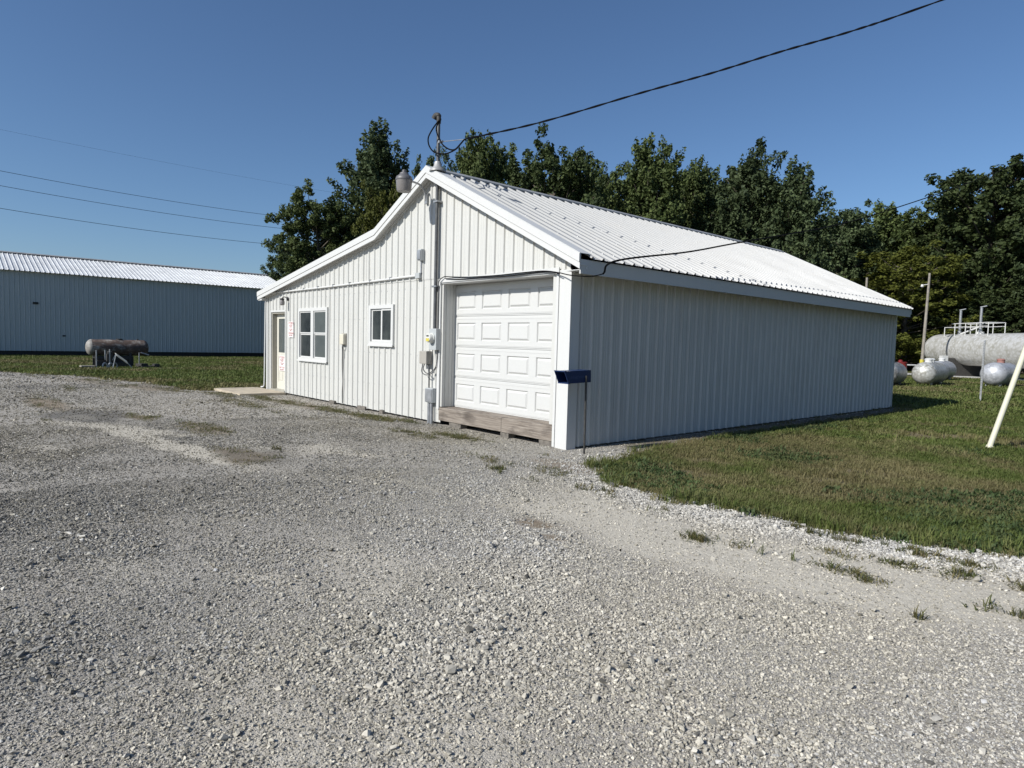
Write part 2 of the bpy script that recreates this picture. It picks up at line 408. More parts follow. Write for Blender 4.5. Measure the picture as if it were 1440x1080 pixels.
# along-track direction on the right-hand side
def fields(x, y):
    x = np.asarray(x, float); y = np.asarray(y, float)
    sd_ = lot_sd(x, y)
    dust = 1.0*sstep(0.42, 0.72, 1-np.abs(sd_-1.0)/1.5+ (vnoise(x, y, 0.9, 4, 5)-0.5)*0.8)*sstep(1.2, 2.4, x)
    dust = np.maximum(dust, 0.55*sstep(0.64, 0.80, vnoise(x*0.6+y*0.3, y*1.3-x*0.5, 0.8, 5, 8)))
    band = np.abs((x-2.2)*0.35+(y+4.6)*0.94 + 0.45*(vnoise(x, y, 0.5, 3, 101)-0.5)*2)
    band2 = np.abs((x-3.5)*0.30+(y+5.6)*0.95 + 0.4*(vnoise(x, y, 0.5, 3, 102)-0.5)*2)
    worn = np.maximum(sstep(0.42, 0.05, band), sstep(0.35, 0.05, band2))*sstep(0.38, 0.6, vnoise(x, y, 1.1, 4, 103))
    dust = np.maximum(dust, 0.62*worn*sstep(-5, -1, x))
    dust = np.maximum(dust, 0.8*blob(x, y, -3.3, -4.55, 2.6, 0.28, 0.15, 4, 1.0, 1.1))
    dust = np.maximum(dust, 0.7*blob(x, y, -5.0, -4.75, 1.6, 0.3, 0.5, 6, 1.0, 1.1))
    dust = np.maximum(dust, 0.85*blob(x, y, -6.75, -5.0, 0.55, 0.22, 0.2, 9))
    damp = 0.9*blob(x, y, -6.9, -4.85, 1.35, 0.75, 0.25, 3)
    damp = np.maximum(damp, 0.55*blob(x, y, -1.75, -3.85, 0.85, 0.42, 0.1, 7))
    damp = np.maximum(damp, 0.3*sstep(0.66, 0.85, vnoise(x, y, 0.33, 4, 12)))
    soil = np.zeros_like(x)
    for (cx, cy, rx, ry, s, w) in ((-1.75, -3.95, 0.8, 0.35, 1, 0.8), (-4.4, -3.7, 1.0, 0.35, 2, 0.7), (-9.7, -5.2, 1.8, 0.35, 3, 0.8), (-6.2, -4.2, 0.7, 0.25, 4, 0.8),
                             (2.6, -3.05, 0.28, 0.14, 5, 0.9), (2.95, -3.2, 0.16, 0.09, 15, 0.9), (-13.5, -2.6, 2.2, 0.6, 6, 0.7), (-17, -3.6, 2.5, 0.5, 9, 0.6), (-7.5, -0.8, 2.6, 0.4, 11, 0.5), (0.9, -0.9, 0.7, 0.35, 13, 0.7)):
        soil = np.maximum(soil, w*blob(x, y, cx, cy, rx, ry, 0.1, s))
    soil = np.maximum(soil, 0.7*sstep(0.25, -0.05, sd_)*sstep(-4, -8, x))
    shade_strip = (x < 0.9)*(x > 0)*sstep(0.4, 1.4, y)
    soil = np.maximum(soil, 0.85*shade_strip); damp = np.maximum(damp, 0.6*shade_strip)  # soil and damp tones paint the wall's shadow into the ground colour
    pale = (1-shade_strip)*sstep(1.0, 0.25, sd_)*sstep(0.3, 1.2, x)
    pale = np.maximum(pale, 0.35*sstep(0.5, 0.65, vnoise(x, y, 0.5, 4, 21))*sstep(-3, 2, x))
    # how much loose stone lies on the surface
    loose = 0.72+0.4*sstep(0.34, 0.62, vnoise(x*0.8+y*0.35, y-x*0.25, 0.9, 4, 30))
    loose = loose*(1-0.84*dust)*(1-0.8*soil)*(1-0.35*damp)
    loose = np.maximum(loose, 0.80*pale*(sd_ < 0.75))
    return dust, damp, soil, pale, np.clip(loose, 0, 1)
def ground_z(x, y):
    """height of the gravel sheet"""
    sd_ = lot_sd(x, y)
    w = sstep(0.1, 1.6, sd_)*sstep(0.2, 1.8, -np.asarray(y))
    z = 0.006 + w*(0.055*vnoise(x, y, 0.35, 3, 40) + 0.02*vnoise(x, y, 1.7, 3, 41))
    return z - w*0.0

def grid_mesh(name, mat, xs, ys, keep, zfun, attrs):
    X, Y = np.meshgrid(xs, ys, indexing='ij'); nx, ny = X.shape
    Z = zfun(X, Y)
    cx = (X[:-1, :-1]+X[1:, 1:])/2; cy = (Y[:-1, :-1]+Y[1:, 1:])/2
    K = keep(cx, cy)
    ii, jj = np.nonzero(K)
    idx = lambda i, j: i*ny+j
    F = np.stack([idx(ii, jj), idx(ii+1, jj), idx(ii+1, jj+1), idx(ii, jj+1)], 1)
    used = np.unique(F); remap = -np.ones(nx*ny, int); remap[used] = np.arange(len(used)); F = remap[F]
    V = np.stack([X.ravel()[used], Y.ravel()[used], Z.ravel()[used]], 1)
    return V, F
def from_np(name, V, F, mat, attrs=None, smooth=True):
    me = bpy.data.meshes.new(name)
    me.vertices.add(len(V)); me.vertices.foreach_set('co', np.ascontiguousarray(V, np.float32).ravel())
    k = F.shape[1]; me.loops.add(F.size); me.loops.foreach_set('vertex_index', F.astype(np.int32).ravel())
    me.polygons.add(len(F)); me.polygons.foreach_set('loop_start', np.arange(0, F.size, k, dtype=np.int32))
    me.polygons.foreach_set('use_smooth', np.full(len(F), smooth))
    me.update(calc_edges=True); me.materials.append(mat)
    for nm, arr in (attrs or {}).items():
        a = me.attributes.new(nm, 'FLOAT', 'POINT'); a.data.foreach_set('value', np.ascontiguousarray(arr, np.float32))
    o = bpy.data.objects.new(name, me); COL.objects.link(o); return o

# the ground to the horizon
BARE = [(2.9, 7.1, 1.5, 0.7, 1), (4.1, 7.2, 1.1, 0.5, 2), (3.4, 1.1, 0.6, 0.3, 12), (2.9, 1.0, 0.35, 0.2, 13), (4.7, 0.95, 0.45, 0.25, 14), (1.7, 0.9, 0.5, 0.3, 15), (5.2, 2.0, 1.1, 0.5, 3), (3.4, 2.0, 0.8, 0.3, 5), (1.9, -0.1, 0.6, 0.35, 6), (5.6, 0.6, 0.5, 0.3, 7), (2.5, 9.5, 1.2, 0.5, 8), (-2.0, 23, 3, 0.8, 9), (-16, -1.2, 1.5, 0.3, 10)]
def bare_f(x, y):
    b = np.zeros_like(np.asarray(x, float))
    for (cx, cy, rx, ry, s) in BARE: b = np.maximum(b, 0.92*blob(x, y, cx, cy, rx*1.1, ry*1.1, 0.4, s, 2.2, 1.3))
    b = np.maximum(b, 0.55*sstep(0.63, 0.75, vnoise(x, y, 1.1, 4, 50)))
    sd_ = lot_sd(x, y)
    b = np.maximum(b, 0.8*sstep(-0.25, 0.0, sd_))
    b = np.maximum(b, 0.9*((x > -0.2) & (x < 0.75) & (y > 0) & (y < 13.2)))   # washed strip under the eave
    return b
xs = np.concatenate([[-1500, -600, -250, -120, -70], np.arange(-50, -14, 1.5), np.arange(-14, 14, 0.2), np.arange(14, 60, 2.0), [80, 130, 260, 600, 1500]])
ys = np.concatenate([[-1500, -600, -250, -120, -60], np.arange(-46, -8, 2.0), np.arange(-8, 14, 0.2), np.arange(14, 70, 1.5), [80, 120, 250, 600, 1500]])
V, F = grid_mesh('ground', None, xs, ys, lambda x, y: np.ones(x.shape, bool), lambda x, y: np.zeros(x.shape), None)
g = from_np('ground', V, F, MAT['lawn_soil'], {'bare': bare_f(V[:, 0], V[:, 1])}); tag(g, kind='structure')
# gravel lot
xs = np.arange(-14, 12.01, 0.1); ys = np.arange(-13, 13.21, 0.1)
V1, F1 = grid_mesh('', None, xs, ys, lambda x, y: lot_in(x, y) > 0, ground_z, None)
xs = np.concatenate([np.arange(-60, 40.1, 0.5)]); ys = np.concatenate([np.arange(-45, 24.1, 0.5)])
V2, F2 = grid_mesh('', None, xs, ys, lambda x, y: (lot_in(x, y) > 0.0) & ~((x > -14) & (x < 12) & (y > -13) & (y < 13.2)), lambda x, y: ground_z(x, y), None)
V = np.vstack([V1, V2]); F = np.vstack([F1, F2+len(V1)])
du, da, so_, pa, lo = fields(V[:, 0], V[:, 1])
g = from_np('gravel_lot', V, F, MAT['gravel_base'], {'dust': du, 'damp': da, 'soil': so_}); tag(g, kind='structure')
# pale gravel lane by the far tanks
LANE = [(-30, 40), (-12, 42.5), (-6, 42.8), (2, 39.5), (16, 34), (16, 37.0), (2, 43.8), (-6, 48.2), (-12, 48), (-30, 46)]
m = MB(); m.add([(x, y, 0.006) for x, y in LANE], [tuple(range(len(LANE)))])
simple('lane_gravel', (0.42, 0.41, 0.385), 0.95, 0, 4, 0.2, 0.5)
tag(m.build('gravel_lane', MAT['lane_gravel']), kind='structure')
# concrete pad at the entry door
m = MB(); m.bbox((-12.05, -1.25, -0.03), (-10.0, -0.09, 0.075), 0.012)
tag(m.build('concrete_pad', MAT['concrete']), kind='structure')

# ------------------------------------------------------------------ main building
W, L = 11.5, 12.9
YF = -0.18                                   # front of the rake trim
PEAK, KINK, LEND, REND = (-3.50, 4.605), (-5.34, 3.69), (-11.80, 2.685), (0.32, 2.735)
def roof_z(x):
    P = [LEND, KINK, PEAK, REND]
    return float(np.interp(x, [p[0] for p in P], [p[1] for p in P]))
bld = empty('metal_building', (-5.75, 6.45, 0), 'white ribbed metal building with garage door, mixed-pitch gable and white roof', 'building')

RIB = 0.2286
def sheets(base, U, T, N, u0, u1, lo, hi, openings, name, mat, root, h=0.025, phase=0.0, kinks=(), width=4):
    """ribbed sheets, each one mesh; lo/hi: functions of u; openings: (ua, ub, ta, tb)"""
    base, U, T, N = Vector(base), Vector(U), Vector(T), Vector(N)
    k0 = math.floor((u0-phase)/RIB/width); k1 = math.ceil((u1-phase)/RIB/width); cnt = 0
    for k in range(k0, k1):
        a = max(u0, phase+k*width*RIB); b = min(u1, phase+(k+1)*width*RIB)
        if b-a < 0.01: continue
        pts = {a: None, b: None}
        prof = []
        for j in range(-1, width+1):
            c = phase+(k*width+j+0.5)*RIB
            for du_, hh in ((-0.027, 0), (-0.014, h), (0.014, h), (0.027, 0), (0.080, 0), (0.086, h*0.16), (0.094, h*0.16), (0.100, 0), (0.128, 0), (0.134, h*0.16), (0.142, h*0.16), (0.148, 0)): prof.append((c+du_, hh))
        pu = [q[0] for q in prof]; ph = [q[1] for q in prof]
        us = [q for q in pu if a < q < b] + [a, b]
        for (oa, ob, ta, tb) in openings:
            for q in (oa, ob):
                if a < q < b: us.append(q)
        us += [q for q in kinks if a < q < b]
        us = sorted(set(us)); m = MB(); m2 = MB()
        full = [q for q in openings if q[0] <= a+1e-6 and q[1] >= b-1e-6]
        jit = 0.0012*((k*7) % 3)
        for ua, ub in zip(us[:-1], us[1:]):
            if ub-ua < 1e-5: continue
            mid = (ua+ub)/2; iv = [(lambda u: lo(u), lambda u: hi(u))]
            na, nb = np.interp(ua, pu, ph)+jit, np.interp(ub, pu, ph)+jit
            cuts = sorted([(ta, tb) for (oa, ob, ta, tb) in openings if oa < mid < ob])
            segs = []; cur = ('f', lo)
            spans = []
            za, zb = lo(ua), lo(ub); top = (hi(ua), hi(ub))
            for (ta, tb) in cuts:
                if ta > za+1e-4: spans.append(((za, zb), (ta, ta)))
                za, zb = tb, tb
            if top[0] > za+1e-3 or top[1] > zb+1e-3: spans.append(((za, zb), top))
            for (l0, l1), (h0, h1) in spans:
                (m2 if full and l0 >= full[0][3]-1e-6 else m).quad(base+U*ua+T*l0+N*na, base+U*ub+T*l1+N*nb, base+U*ub+T*h1+N*nb, base+U*ua+T*h0+N*na)
        for q in (m, m2):
            if q.f: q.build(name, mat, root); cnt += 1
    return cnt

WINS = {'double': (-9.36, -7.73, 0.95, 2.235), 'slider': (-5.77, -4.79, 1.40, 2.225)}
ZB, ZM = 0.05, 2.70
DOOR = (-11.17, -10.22, 0.07, 2.17)
X = (1, 0, 0); Y = (0, 1, 0); Zv = (0, 0, 1)
ops = [(w[0]+0.03, w[1]-0.03, w[2]+0.03, w[3]-0.03) for w in WINS.values()] + [(DOOR[0], DOOR[1], 0.0, DOOR[3])]
# front wall, lower and upper course
sheets((0, 0, 0), X, Zv, (0, -1, 0), -W+0.04, -3.16, lambda u: ZB, lambda u: ZM-0.03, ops, 'wall_panel', MAT['wall_steel'], bld, phase=-3.20)
sheets((0, -0.008, 0), X, Zv, (0, -1, 0), -W+0.04, -3.16, lambda u: min(ZM-0.05, roof_z(u)-0.08), lambda u: roof_z(u)-0.06, [], 'gable_panel', MAT['wall_steel'], bld, phase=-3.20, kinks=(KINK[0], PEAK[0]))
sheets((0, -0.008, 0), X, Zv, (0, -1, 0), -3.16, -0.01, lambda u: 2.60, lambda u: max(2.6, roof_z(u)-0.06), [], 'gable_panel', MAT['wall_steel'], bld, phase=-3.20, kinks=(PEAK[0],))
# long side wall
sheets((0, 0, 0), Y, Zv, (1, 0, 0), 0.02, L, lambda u: ZB-0.02, lambda u: 2.60, [], 'wall_panel', MAT['wall_steel'], bld, h=0.034, phase=0.12)
# far walls as plain sheets
m = MB(); m.box((-W, L-0.03, 0.03), (-0.03, L, 2.6)); m.add([(-W, L, 2.6), (-0.03, L, 2.6), (-0.03, L, 2.66), (PEAK[0], L, 4.55), (KINK[0], L, 3.63), (-W, L, 2.66)], [(0, 1, 2, 3, 4, 5)])
m.build('back_wall', MAT['wall_steel'], bld)
m = MB(); m.box((-W, 0.03, 0.03), (-W+0.03, L-0.03, 2.64)); m.build('end_wall', MAT['wall_steel'], bld)
m = MB(); m.box((-W+0.05, 0.45, 0.012), (-0.06, L-0.05, 0.30)); m.build('floor_slab', MAT['interior'], bld)
m = MB(); m.box((-W+0.05, 0.06, 0.012), (-3.25, 0.449, 0.048)); m.build('base_plate', MAT['interior'], bld)
# base trim and skirt shadow board under the side wall
m = MB(); m.box((-0.05, 0.05, 0.008), (-0.022, L-0.05, 0.20)); m.build('skirt_strip', MAT['sill_wood'], bld)

# corner trims
m = MB(); m.box((-0.20, -0.032, 0.0), (0.024, -0.011, 2.598)); m.box((0.0242, -0.0318, 0.0), (0.034, 0.16, 2.55)); m.build('corner_trim', MAT['trim'], bld)
m = MB(); m.box((0.022, L-0.09, 0.03), (0.034, L+0.012, 2.55)); m.build('corner_trim', MAT['trim'], bld)
m = MB(); m.box((-W-0.02, -0.03, 0.04), (-W+0.07, -0.002, 2.60)); m.build('corner_trim', MAT['trim'], bld)

# roof sheets
sl = math.hypot(REND[0]-PEAK[0], PEAK[1]-REND[1])
T1 = Vector((PEAK[0]-REND[0], 0, PEAK[1]-REND[1])).normalized(); N1 = Vector((-T1.z*-1, 0, -T1.x)).normalized()
if N1.z < 0: N1 = -N1
ROOF_Y1 = L+0.16
sheets((REND[0]+0.03, 0, REND[1]-0.015), Y, T1, N1, YF+0.20, ROOF_Y1, lambda u: 0.0, lambda u: sl+0.02, [], 'roof_panel', MAT['roof_steel'], bld, h=0.030, phase=YF+0.2-0.4*RIB)
for a, b in ((PEAK, KINK), (KINK, LEND)):
    Tv = Vector((a[0]-b[0], 0, a[1]-b[1])); ln = Tv.length; Tv.normalize(); Nv = Vector((-Tv.z, 0, Tv.x))
    sheets((b[0], 0, b[1]), (0, 1, 0), Tv, Nv, YF+0.2, ROOF_Y1, lambda u: 0.0, lambda u, q=ln: q, [], 'roof_panel', MAT['roof_steel'], bld, h=0.030, phase=YF+0.2-0.4*RIB)
# roof screws, in rows along the purlins
m = MB(); rnd = random.Random(3)
for s_ in (0.25, 1.05, 1.85, 2.65, 3.45):
    yy = YF+0.2-0.4*RIB+0.5*RIB+RIB
    while yy < ROOF_Y1-0.05:
        c = Vector((REND[0]+0.03, yy+rnd.uniform(-0.004, 0.004), REND[1]-0.015)) + T1*(s_+rnd.uniform(-0.02, 0.02)) + N1*0.030
        a = T1*0.011; b = Vector((0, 0.011, 0)); n_ = N1*0.008
        m.add([c-a-b, c+a-b, c+a+b, c-a+b, c-a*0.6-b*0.6+n_, c+a*0.6-b*0.6+n_, c+a*0.6+b*0.6+n_, c-a*0.6+b*0.6+n_], [(4, 5, 6, 7), (0, 1, 5, 4), (1, 2, 6, 5), (2, 3, 7, 6), (3, 0, 4, 7)])
        yy += RIB*(1 if s_ < 0.5 else 2)
m.build('screw_rows', MAT['screw'], bld, kind='stuff')
# wall screws in rows along the girts
m = MB()
def dot(c, a, b, n_): m.add([c-a-b, c+a-b, c+a+b, c-a+b, c+n_], [(0, 1, 4), (1, 2, 4), (2, 3, 4), (3, 0, 4)])
for z_ in (0.22, 0.85, 1.48, 2.12):
    yy = 0.12+0.5*RIB
    while yy < L-0.1:
        dot(Vector((0.004, yy+0.05, z_+rnd.uniform(-.012, .012))), Vector((0, 0.008, 0)), Vector((0, 0, 0.008)), Vector((0.006, 0, 0))); yy += RIB
for z_ in (0.2, 0.6, 1.25, 1.95, 2.5):
    xx = -3.20-0.5*RIB
    while xx > -W+0.1:
        if not any(w[0]-0.05 < xx+0.05 < w[1]+0.05 and w[2]-0.05 < z_ < w[3]+0.05 for w in list(WINS.values())+[DOOR]): dot(Vector((xx+0.05, -0.004, z_+rnd.uniform(-.012, .012))), Vector((0.008, 0, 0)), Vector((0, 0, 0.008)), Vector((0, -0.006, 0)))
        xx -= RIB
m.build('wall_screws', MAT['screw'], bld, kind='stuff')
# ridge cap
m = MB()
for i in range(5):
    y0 = YF+0.01+i*(ROOF_Y1-YF)/5; y1 = YF+0.01+(i+1)*(ROOF_Y1-YF)/5+0.03; e = 0.001*i
    p = Vector((PEAK[0], 0, PEAK[1]+0.052+e)); rr = p - T1*0.17 - N1*0.002; lf = p + Vector((-0.151, 0, -0.077))
    for a, b in ((p, rr), (lf, p)):
        m.quad(Vector((a.x, y0, a.z)), Vector((b.x, y0, b.z)), Vector((b.x, y1, b.z)), Vector((a.x, y1, a.z)))
    m.quad(Vector((rr.x, y0, rr.z)), Vector((rr.x, y0, rr.z-0.03)), Vector((rr.x, y1, rr.z-0.03)), Vector((rr.x, y1, rr.z)))
m.build('ridge_cap', MAT['ridge_grey'], bld)
# rake trim: upper lip, lower face, and roof flange, per slope
NODES = [REND, PEAK, KINK, LEND]
def rake(y0, y1, dz_top, dz_bot, name, mat, nodes=NODES):
    for a, b in zip(nodes[:-1], nodes[1:]):
        m = MB(); v = []
        for (x, z) in (a, b):
            v += [(x, y0, z+dz_bot), (x, y0, z+dz_top), (x, y1, z+dz_top), (x, y1, z+dz_bot)]
        m.add(v, [(0, 1, 5, 4), (1, 2, 6, 5), (2, 3, 7, 6), (3, 0, 4, 7), (0, 3, 2, 1), (4, 5, 6, 7)]); m.build(name, mat, bld)
rake(YF-0.012, YF+0.02, 0.045, -0.075, 'rake_trim', MAT['trim'])
rake(YF, YF+0.021, -0.083, -0.165, 'rake_fascia', MAT['trim'])
rake(YF-0.004, YF+0.235, 0.054, 0.046, 'rake_flashing', MAT['trim'])
rake(YF+0.022, -0.035, -0.10, -0.115, 'rake_soffit', MAT['soffit'])
rake(-0.034, -0.012, -0.095, -0.165, 'frieze_trim', MAT['trim'])
rake(ROOF_Y1-0.02, ROOF_Y1+0.012, 0.045, -0.16, 'rake_trim', MAT['trim'])
# eave fascia on the long side: lengths butted end to end
yy = YF+0.03
for i in range(4):
    y1 = yy+(ROOF_Y1-YF-0.06)/4
    m = MB(); m.box((0.292, yy, 2.515), (0.312, y1-0.003, 2.705)); m.box((0.285, yy, 2.508), (0.318, y1-0.003, 2.5145)); m.build('eave_fascia', MAT['trim'], bld); yy = y1
m = MB(); m.box((0.036, YF+0.03, 2.558), (0.291, ROOF_Y1-0.03, 2.566)); m.build('eave_soffit', MAT['soffit'], bld)
# left eave: boxed end
m = MB(); m.box((LEND[0]-0.008, YF+0.025, 2.50), (LEND[0]+0.012, ROOF_Y1-0.03, 2.66)); m.box((LEND[0]+0.013, YF+0.022, 2.50), (-W-0.03, -0.035, 2.57)); m.build('eave_fascia', MAT['trim'], bld)

# garage door bay
GX0, GX1, GZ0, GZ1, GY = -3.14, -0.34, 0.335, 2.50, 0.26
m = MB()
for i, (ya, yb) in enumerate(((-0.012, 0.05), (0.056, 0.13), (0.136, 0.20), (0.206, GY+0.03))):
    m.box((-3.16, ya, 0.34), (-3.118+0.003*(i % 2), yb, 2.545))
m.build('door_jamb', MAT['wall_steel'], bld)
m = MB(); m.box((-0.36, 0.0, 0.34), (-0.21, GY+0.03, 2.545)); m.build('door_jamb', MAT['wall_steel'], bld)
m = MB(); m.box((-3.235, -0.045, 0.30), (-3.163, -0.020, 2.63)); m.build('door_casing', MAT['trim'], bld)
m = MB(); m.box((-0.247, -0.048, 0.02), (-0.2005, -0.034, 2.56)); m.build('door_casing', MAT['trim'], bld)
m = MB(); m.box((-3.20, -0.052, 2.565), (-0.2, -0.033, 2.635)); m.box((-3.16, -0.0325, 2.545), (-0.21, GY+0.03, 2.562)); m.build('door_header', MAT['trim'], bld)
gd = MB(); sec_h = (GZ1+0.03-GZ0)/4
gd.box((GX0-0.06, GY+0.030, GZ0), (GX1+0.06, GY+0.05, GZ1+0.05)); gdo = gd.build('garage_door', MAT['door_white'], bld)
pw = (GX1-GX0)/4
for r_ in range(4):
    z0 = GZ0+r_*sec_h; z1 = z0+sec_h-0.006
    m = MB(); fx0, fx1, yF = GX0-0.05, GX1+0.05, GY
    xs_ = [fx0]; zs_ = [z0]
    # flat face with lips at top and bottom, punched by panels
    cells = []
    pz0, pz1 = z0+0.115, z1-0.115
    m.box((fx0, yF, z0+0.022), (fx1, yF+0.028, pz0)); m.box((fx0, yF, pz1), (fx1, yF+0.028, z1-0.022))
    m.box((fx0, yF+0.008, z0), (fx1, yF+0.028, z0+0.0215)); m.box((fx0, yF+0.008, z1-0.0215), (fx1, yF+0.028, z1))
    m.box((fx0, yF-0.003, z0+0.040), (fx1, yF-0.0005, z0+0.052)); m.box((fx0, yF-0.003, z1-0.052), (fx1, yF-0.0005, z1-0.040))
    edges = [fx0]+[GX0+k*pw+s for k in range(4) for s in (0.085, pw-0.085)]+[fx1]
    for k in range(0, 10, 2): m.box((edges[k], yF, pz0+0.0003), (edges[k+1], yF+0.028, pz1-0.0003))
    sec = m.build('door_section', MAT['door_white'], gdo)
    for k in range(4):
        a, b = edges[1+2*k], edges[2+2*k]; q = MB(); d0 = yF+0.022; i1 = 0.052
        o_ = [(a, yF+0.001, pz0), (b, yF+0.001, pz0), (b, yF+0.001, pz1), (a, yF+0.001, pz1)]
        g_ = [(a+0.012, d0, pz0+0.012), (b-0.012, d0, pz0+0.012), (b-0.012, d0, pz1-0.012), (a+0.012, d0, pz1-0.012)]
        g2 = [(a+0.02, d0, pz0+0.02), (b-0.02, d0, pz0+0.02), (b-0.02, d0, pz1-0.02), (a+0.02, d0, pz1-0.02)]
        t_ = [(a+i1, yF-0.001, pz0+i1), (b-i1, yF-0.001, pz0+i1), (b-i1, yF-0.001, pz1-i1), (a+i1, yF-0.001, pz1-i1)]
        fs = [(12, 13, 14, 15)]
        for e in (0, 4, 8):
            for j in range(4): fs.append((e+j, e+(j+1) % 4, e+4+(j+1) % 4, e+4+j))
        q.add(o_+g_+g2+t_, fs); q.build('raised_panel', MAT['door_white'], gdo)
# timber sill and blocks below
m = MB(); m.bbox((-3.17, -0.035, 0.095), (-1.42, 0.115, 0.325), 0.008); m.build('sill_timber', MAT['sill_wood'], bld)
m = MB(); m.bbox((-1.417, -0.033, 0.092), (-0.21, 0.113, 0.320), 0.008); m.build('sill_timber', MAT['sill_wood'], bld)
m = MB(); m.bbox((-3.15, 0.118, 0.10), (-0.22, 0.33, 0.333), 0.006); m.build('sill_timber', MAT['sill_wood'], bld)
for (xa, xb) in ((-2.86, -2.52), (-1.45, -1.25), (-0.55, -0.28)):
    m = MB(); m.bbox((xa, -0.02, 0.0), (xb, 0.14, 0.09), 0.01); m.build('support_block', MAT['block'], bld)
for (xa, xb) in ((-7.55, -7.3), (-6.2, -5.85), (-5.25, -5.12)):
    m = MB(); m.bbox((xa, -0.06, 0.0), (xb, 0.1, 0.085), 0.01); m.build('support_block', MAT['block'], bld)

# windows
def window(nm):
    x0, x1, z0, z1 = WINS[nm]; f = 0.075; m = MB()
    y0, y1 = -0.045, 0.02
    m.box((x0, y0, z1-f), (x1, y1, z1)); m.box((x0, y0, z0), (x1, y1, z0+f)); m.box((x0, y0, z0+f), (x0+f, y1, z1-f)); m.box((x1-f, y0, z0+f), (x1, y1, z1-f))
    if nm == 'double':
        xm = (x0+x1)/2; m.box((xm-0.07, y0, z0+f), (xm+0.07, y1, z1-f))
    w = m.build('window', MAT['trim'], bld)
    m = MB(); m.box((x0-0.015, y0-0.02, z0-0.022), (x1+0.015, y0+0.004-0.006, z0+0.012)); m.build('sill', MAT['trim'], w)
    spans = [(x0+f, (x0+x1)/2-0.07), ((x0+x1)/2+0.07, x1-f)] if nm == 'double' else [(x0+f, (x0+x1)/2), ((x0+x1)/2, x1-f)]
    for i, (a, b) in enumerate(spans):
        if nm == 'double':
            zm = (z0+z1)/2+0.02
            for (za, zb, yo) in ((z0+f, zm, 0.004), (zm, z1-f, -0.012)):
                m = MB(); s = 0.032
                m.box((a+0.002, yo-0.012, zb-s), (b-0.002, yo+0.012, zb-0.002)); m.box((a+0.002, yo-0.012, za+0.002), (b-0.002, yo+0.012, za+s))
                m.box((a+0.002, yo-0.012, za+s), (a+s-0.006, yo+0.012, zb-s)); m.box((b-s+0.006, yo-0.012, za+s), (b-0.002, yo+0.012, zb-s)); m.build('sash', MAT['trim'], w)
                m = MB(); m.box((a+0.02, yo-0.003, za+0.02), (b-0.02, yo+0.003, zb-0.02)); m.build('pane', MAT['blind' if i else 'glass_pane'], w)
        else:
            yo = (0.004, -0.012)[i]; za, zb = z0+f, z1-f; s = 0.04
            m = MB(); m.box((a+0.002, yo-0.012, zb-s), (b-0.002, yo+0.012, zb-0.002)); m.box((a+0.002, yo-0.012, za+0.002), (b-0.002, yo+0.012, za+s))
            m.box((a+0.002, yo-0.012, za+s), (a+s, yo+0.012, zb-s)); m.box((b-s, yo-0.012, za+s), (b-0.002, yo+0.012, zb-s)); m.build('sash', MAT['trim'], w)
            m = MB(); m.box((a+0.02, yo-0.003, za+0.02), (b-0.02, yo+0.003, zb-0.02)); m.build('pane', MAT['glass_pane'], w)
window('double'); window('slider')

# entry door
x0, x1, z0, z1 = DOOR
m = MB(); yd = 0.115
m.box((x0+0.04, yd, z0+0.03), (x1-0.04, yd+0.04, 0.30)); m.box((x0+0.04, yd, 0.30), (x0+0.17, yd+0.04, z1-0.04)); m.box((x1-0.15, yd, 0.30), (x1-0.04, yd+0.04, z1-0.04))
m.box((x0+0.17, yd, 2.0), (x1-0.15, yd+0.04, z1-0.04)); m.box((x0+0.17, yd, 0.98), (x1-0.15, yd+0.04, 1.09)); m.box((x0+0.17, yd+0.012, 0.30), (x1-0.15, yd+0.04, 0.98))
m.box((x0+0.20, yd+0.004, 0.34), ((x0+x1)/2-0.04, yd+0.014, 0.56)); m.box(((x0+x1)/2+0.05, yd+0.004, 0.34), (x1-0.18, yd+0.014, 0.56))
dr = m.build('door', MAT['cream'], bld)
m = MB(); m.box((x0+0.16, yd+0.015, 1.08), (x1-0.14, yd+0.025, 2.01)); m.build('pane', MAT['blind'], dr)
m = MB(); m.lathe([(0.012, 0), (0.012, 0.03), (0.03, 0.035), (0.032, 0.06), (0.015, 0.072)], (x1-0.10, yd, 0.99), (0, -1, 0), 14); m.build('handle', MAT['galv'], dr)
m = MB(); m.box((x0, -0.005, z0), (x0+0.035, yd+0.05, z1)); m.box((x1-0.035, -0.005, z0), (x1, yd+0.05, z1)); m.box((x0+0.035, -0.005, z1-0.038), (x1-0.035, yd+0.05, z1)); m.build('door_frame', MAT['jamb_tan'], bld)
m = MB(); m.box((x0-0.05, -0.035, 0.06), (x0-0.002, -0.022, z1+0.05)); m.box((x1+0.002, -0.035, 0.06), (x1+0.04, -0.022, z1+0.05)); m.box((x0-0.0015, -0.034, z1+0.002), (x1+0.0015, -0.022, z1+0.05)); m.build('door_casing', MAT['trim'], bld)
m = MB(); m.bbox((x0-0.02, -0.06, 0.02), (x1+0.02, yd+0.06, 0.098), 0.006); m.build('threshold', MAT['jamb_tan'], bld)

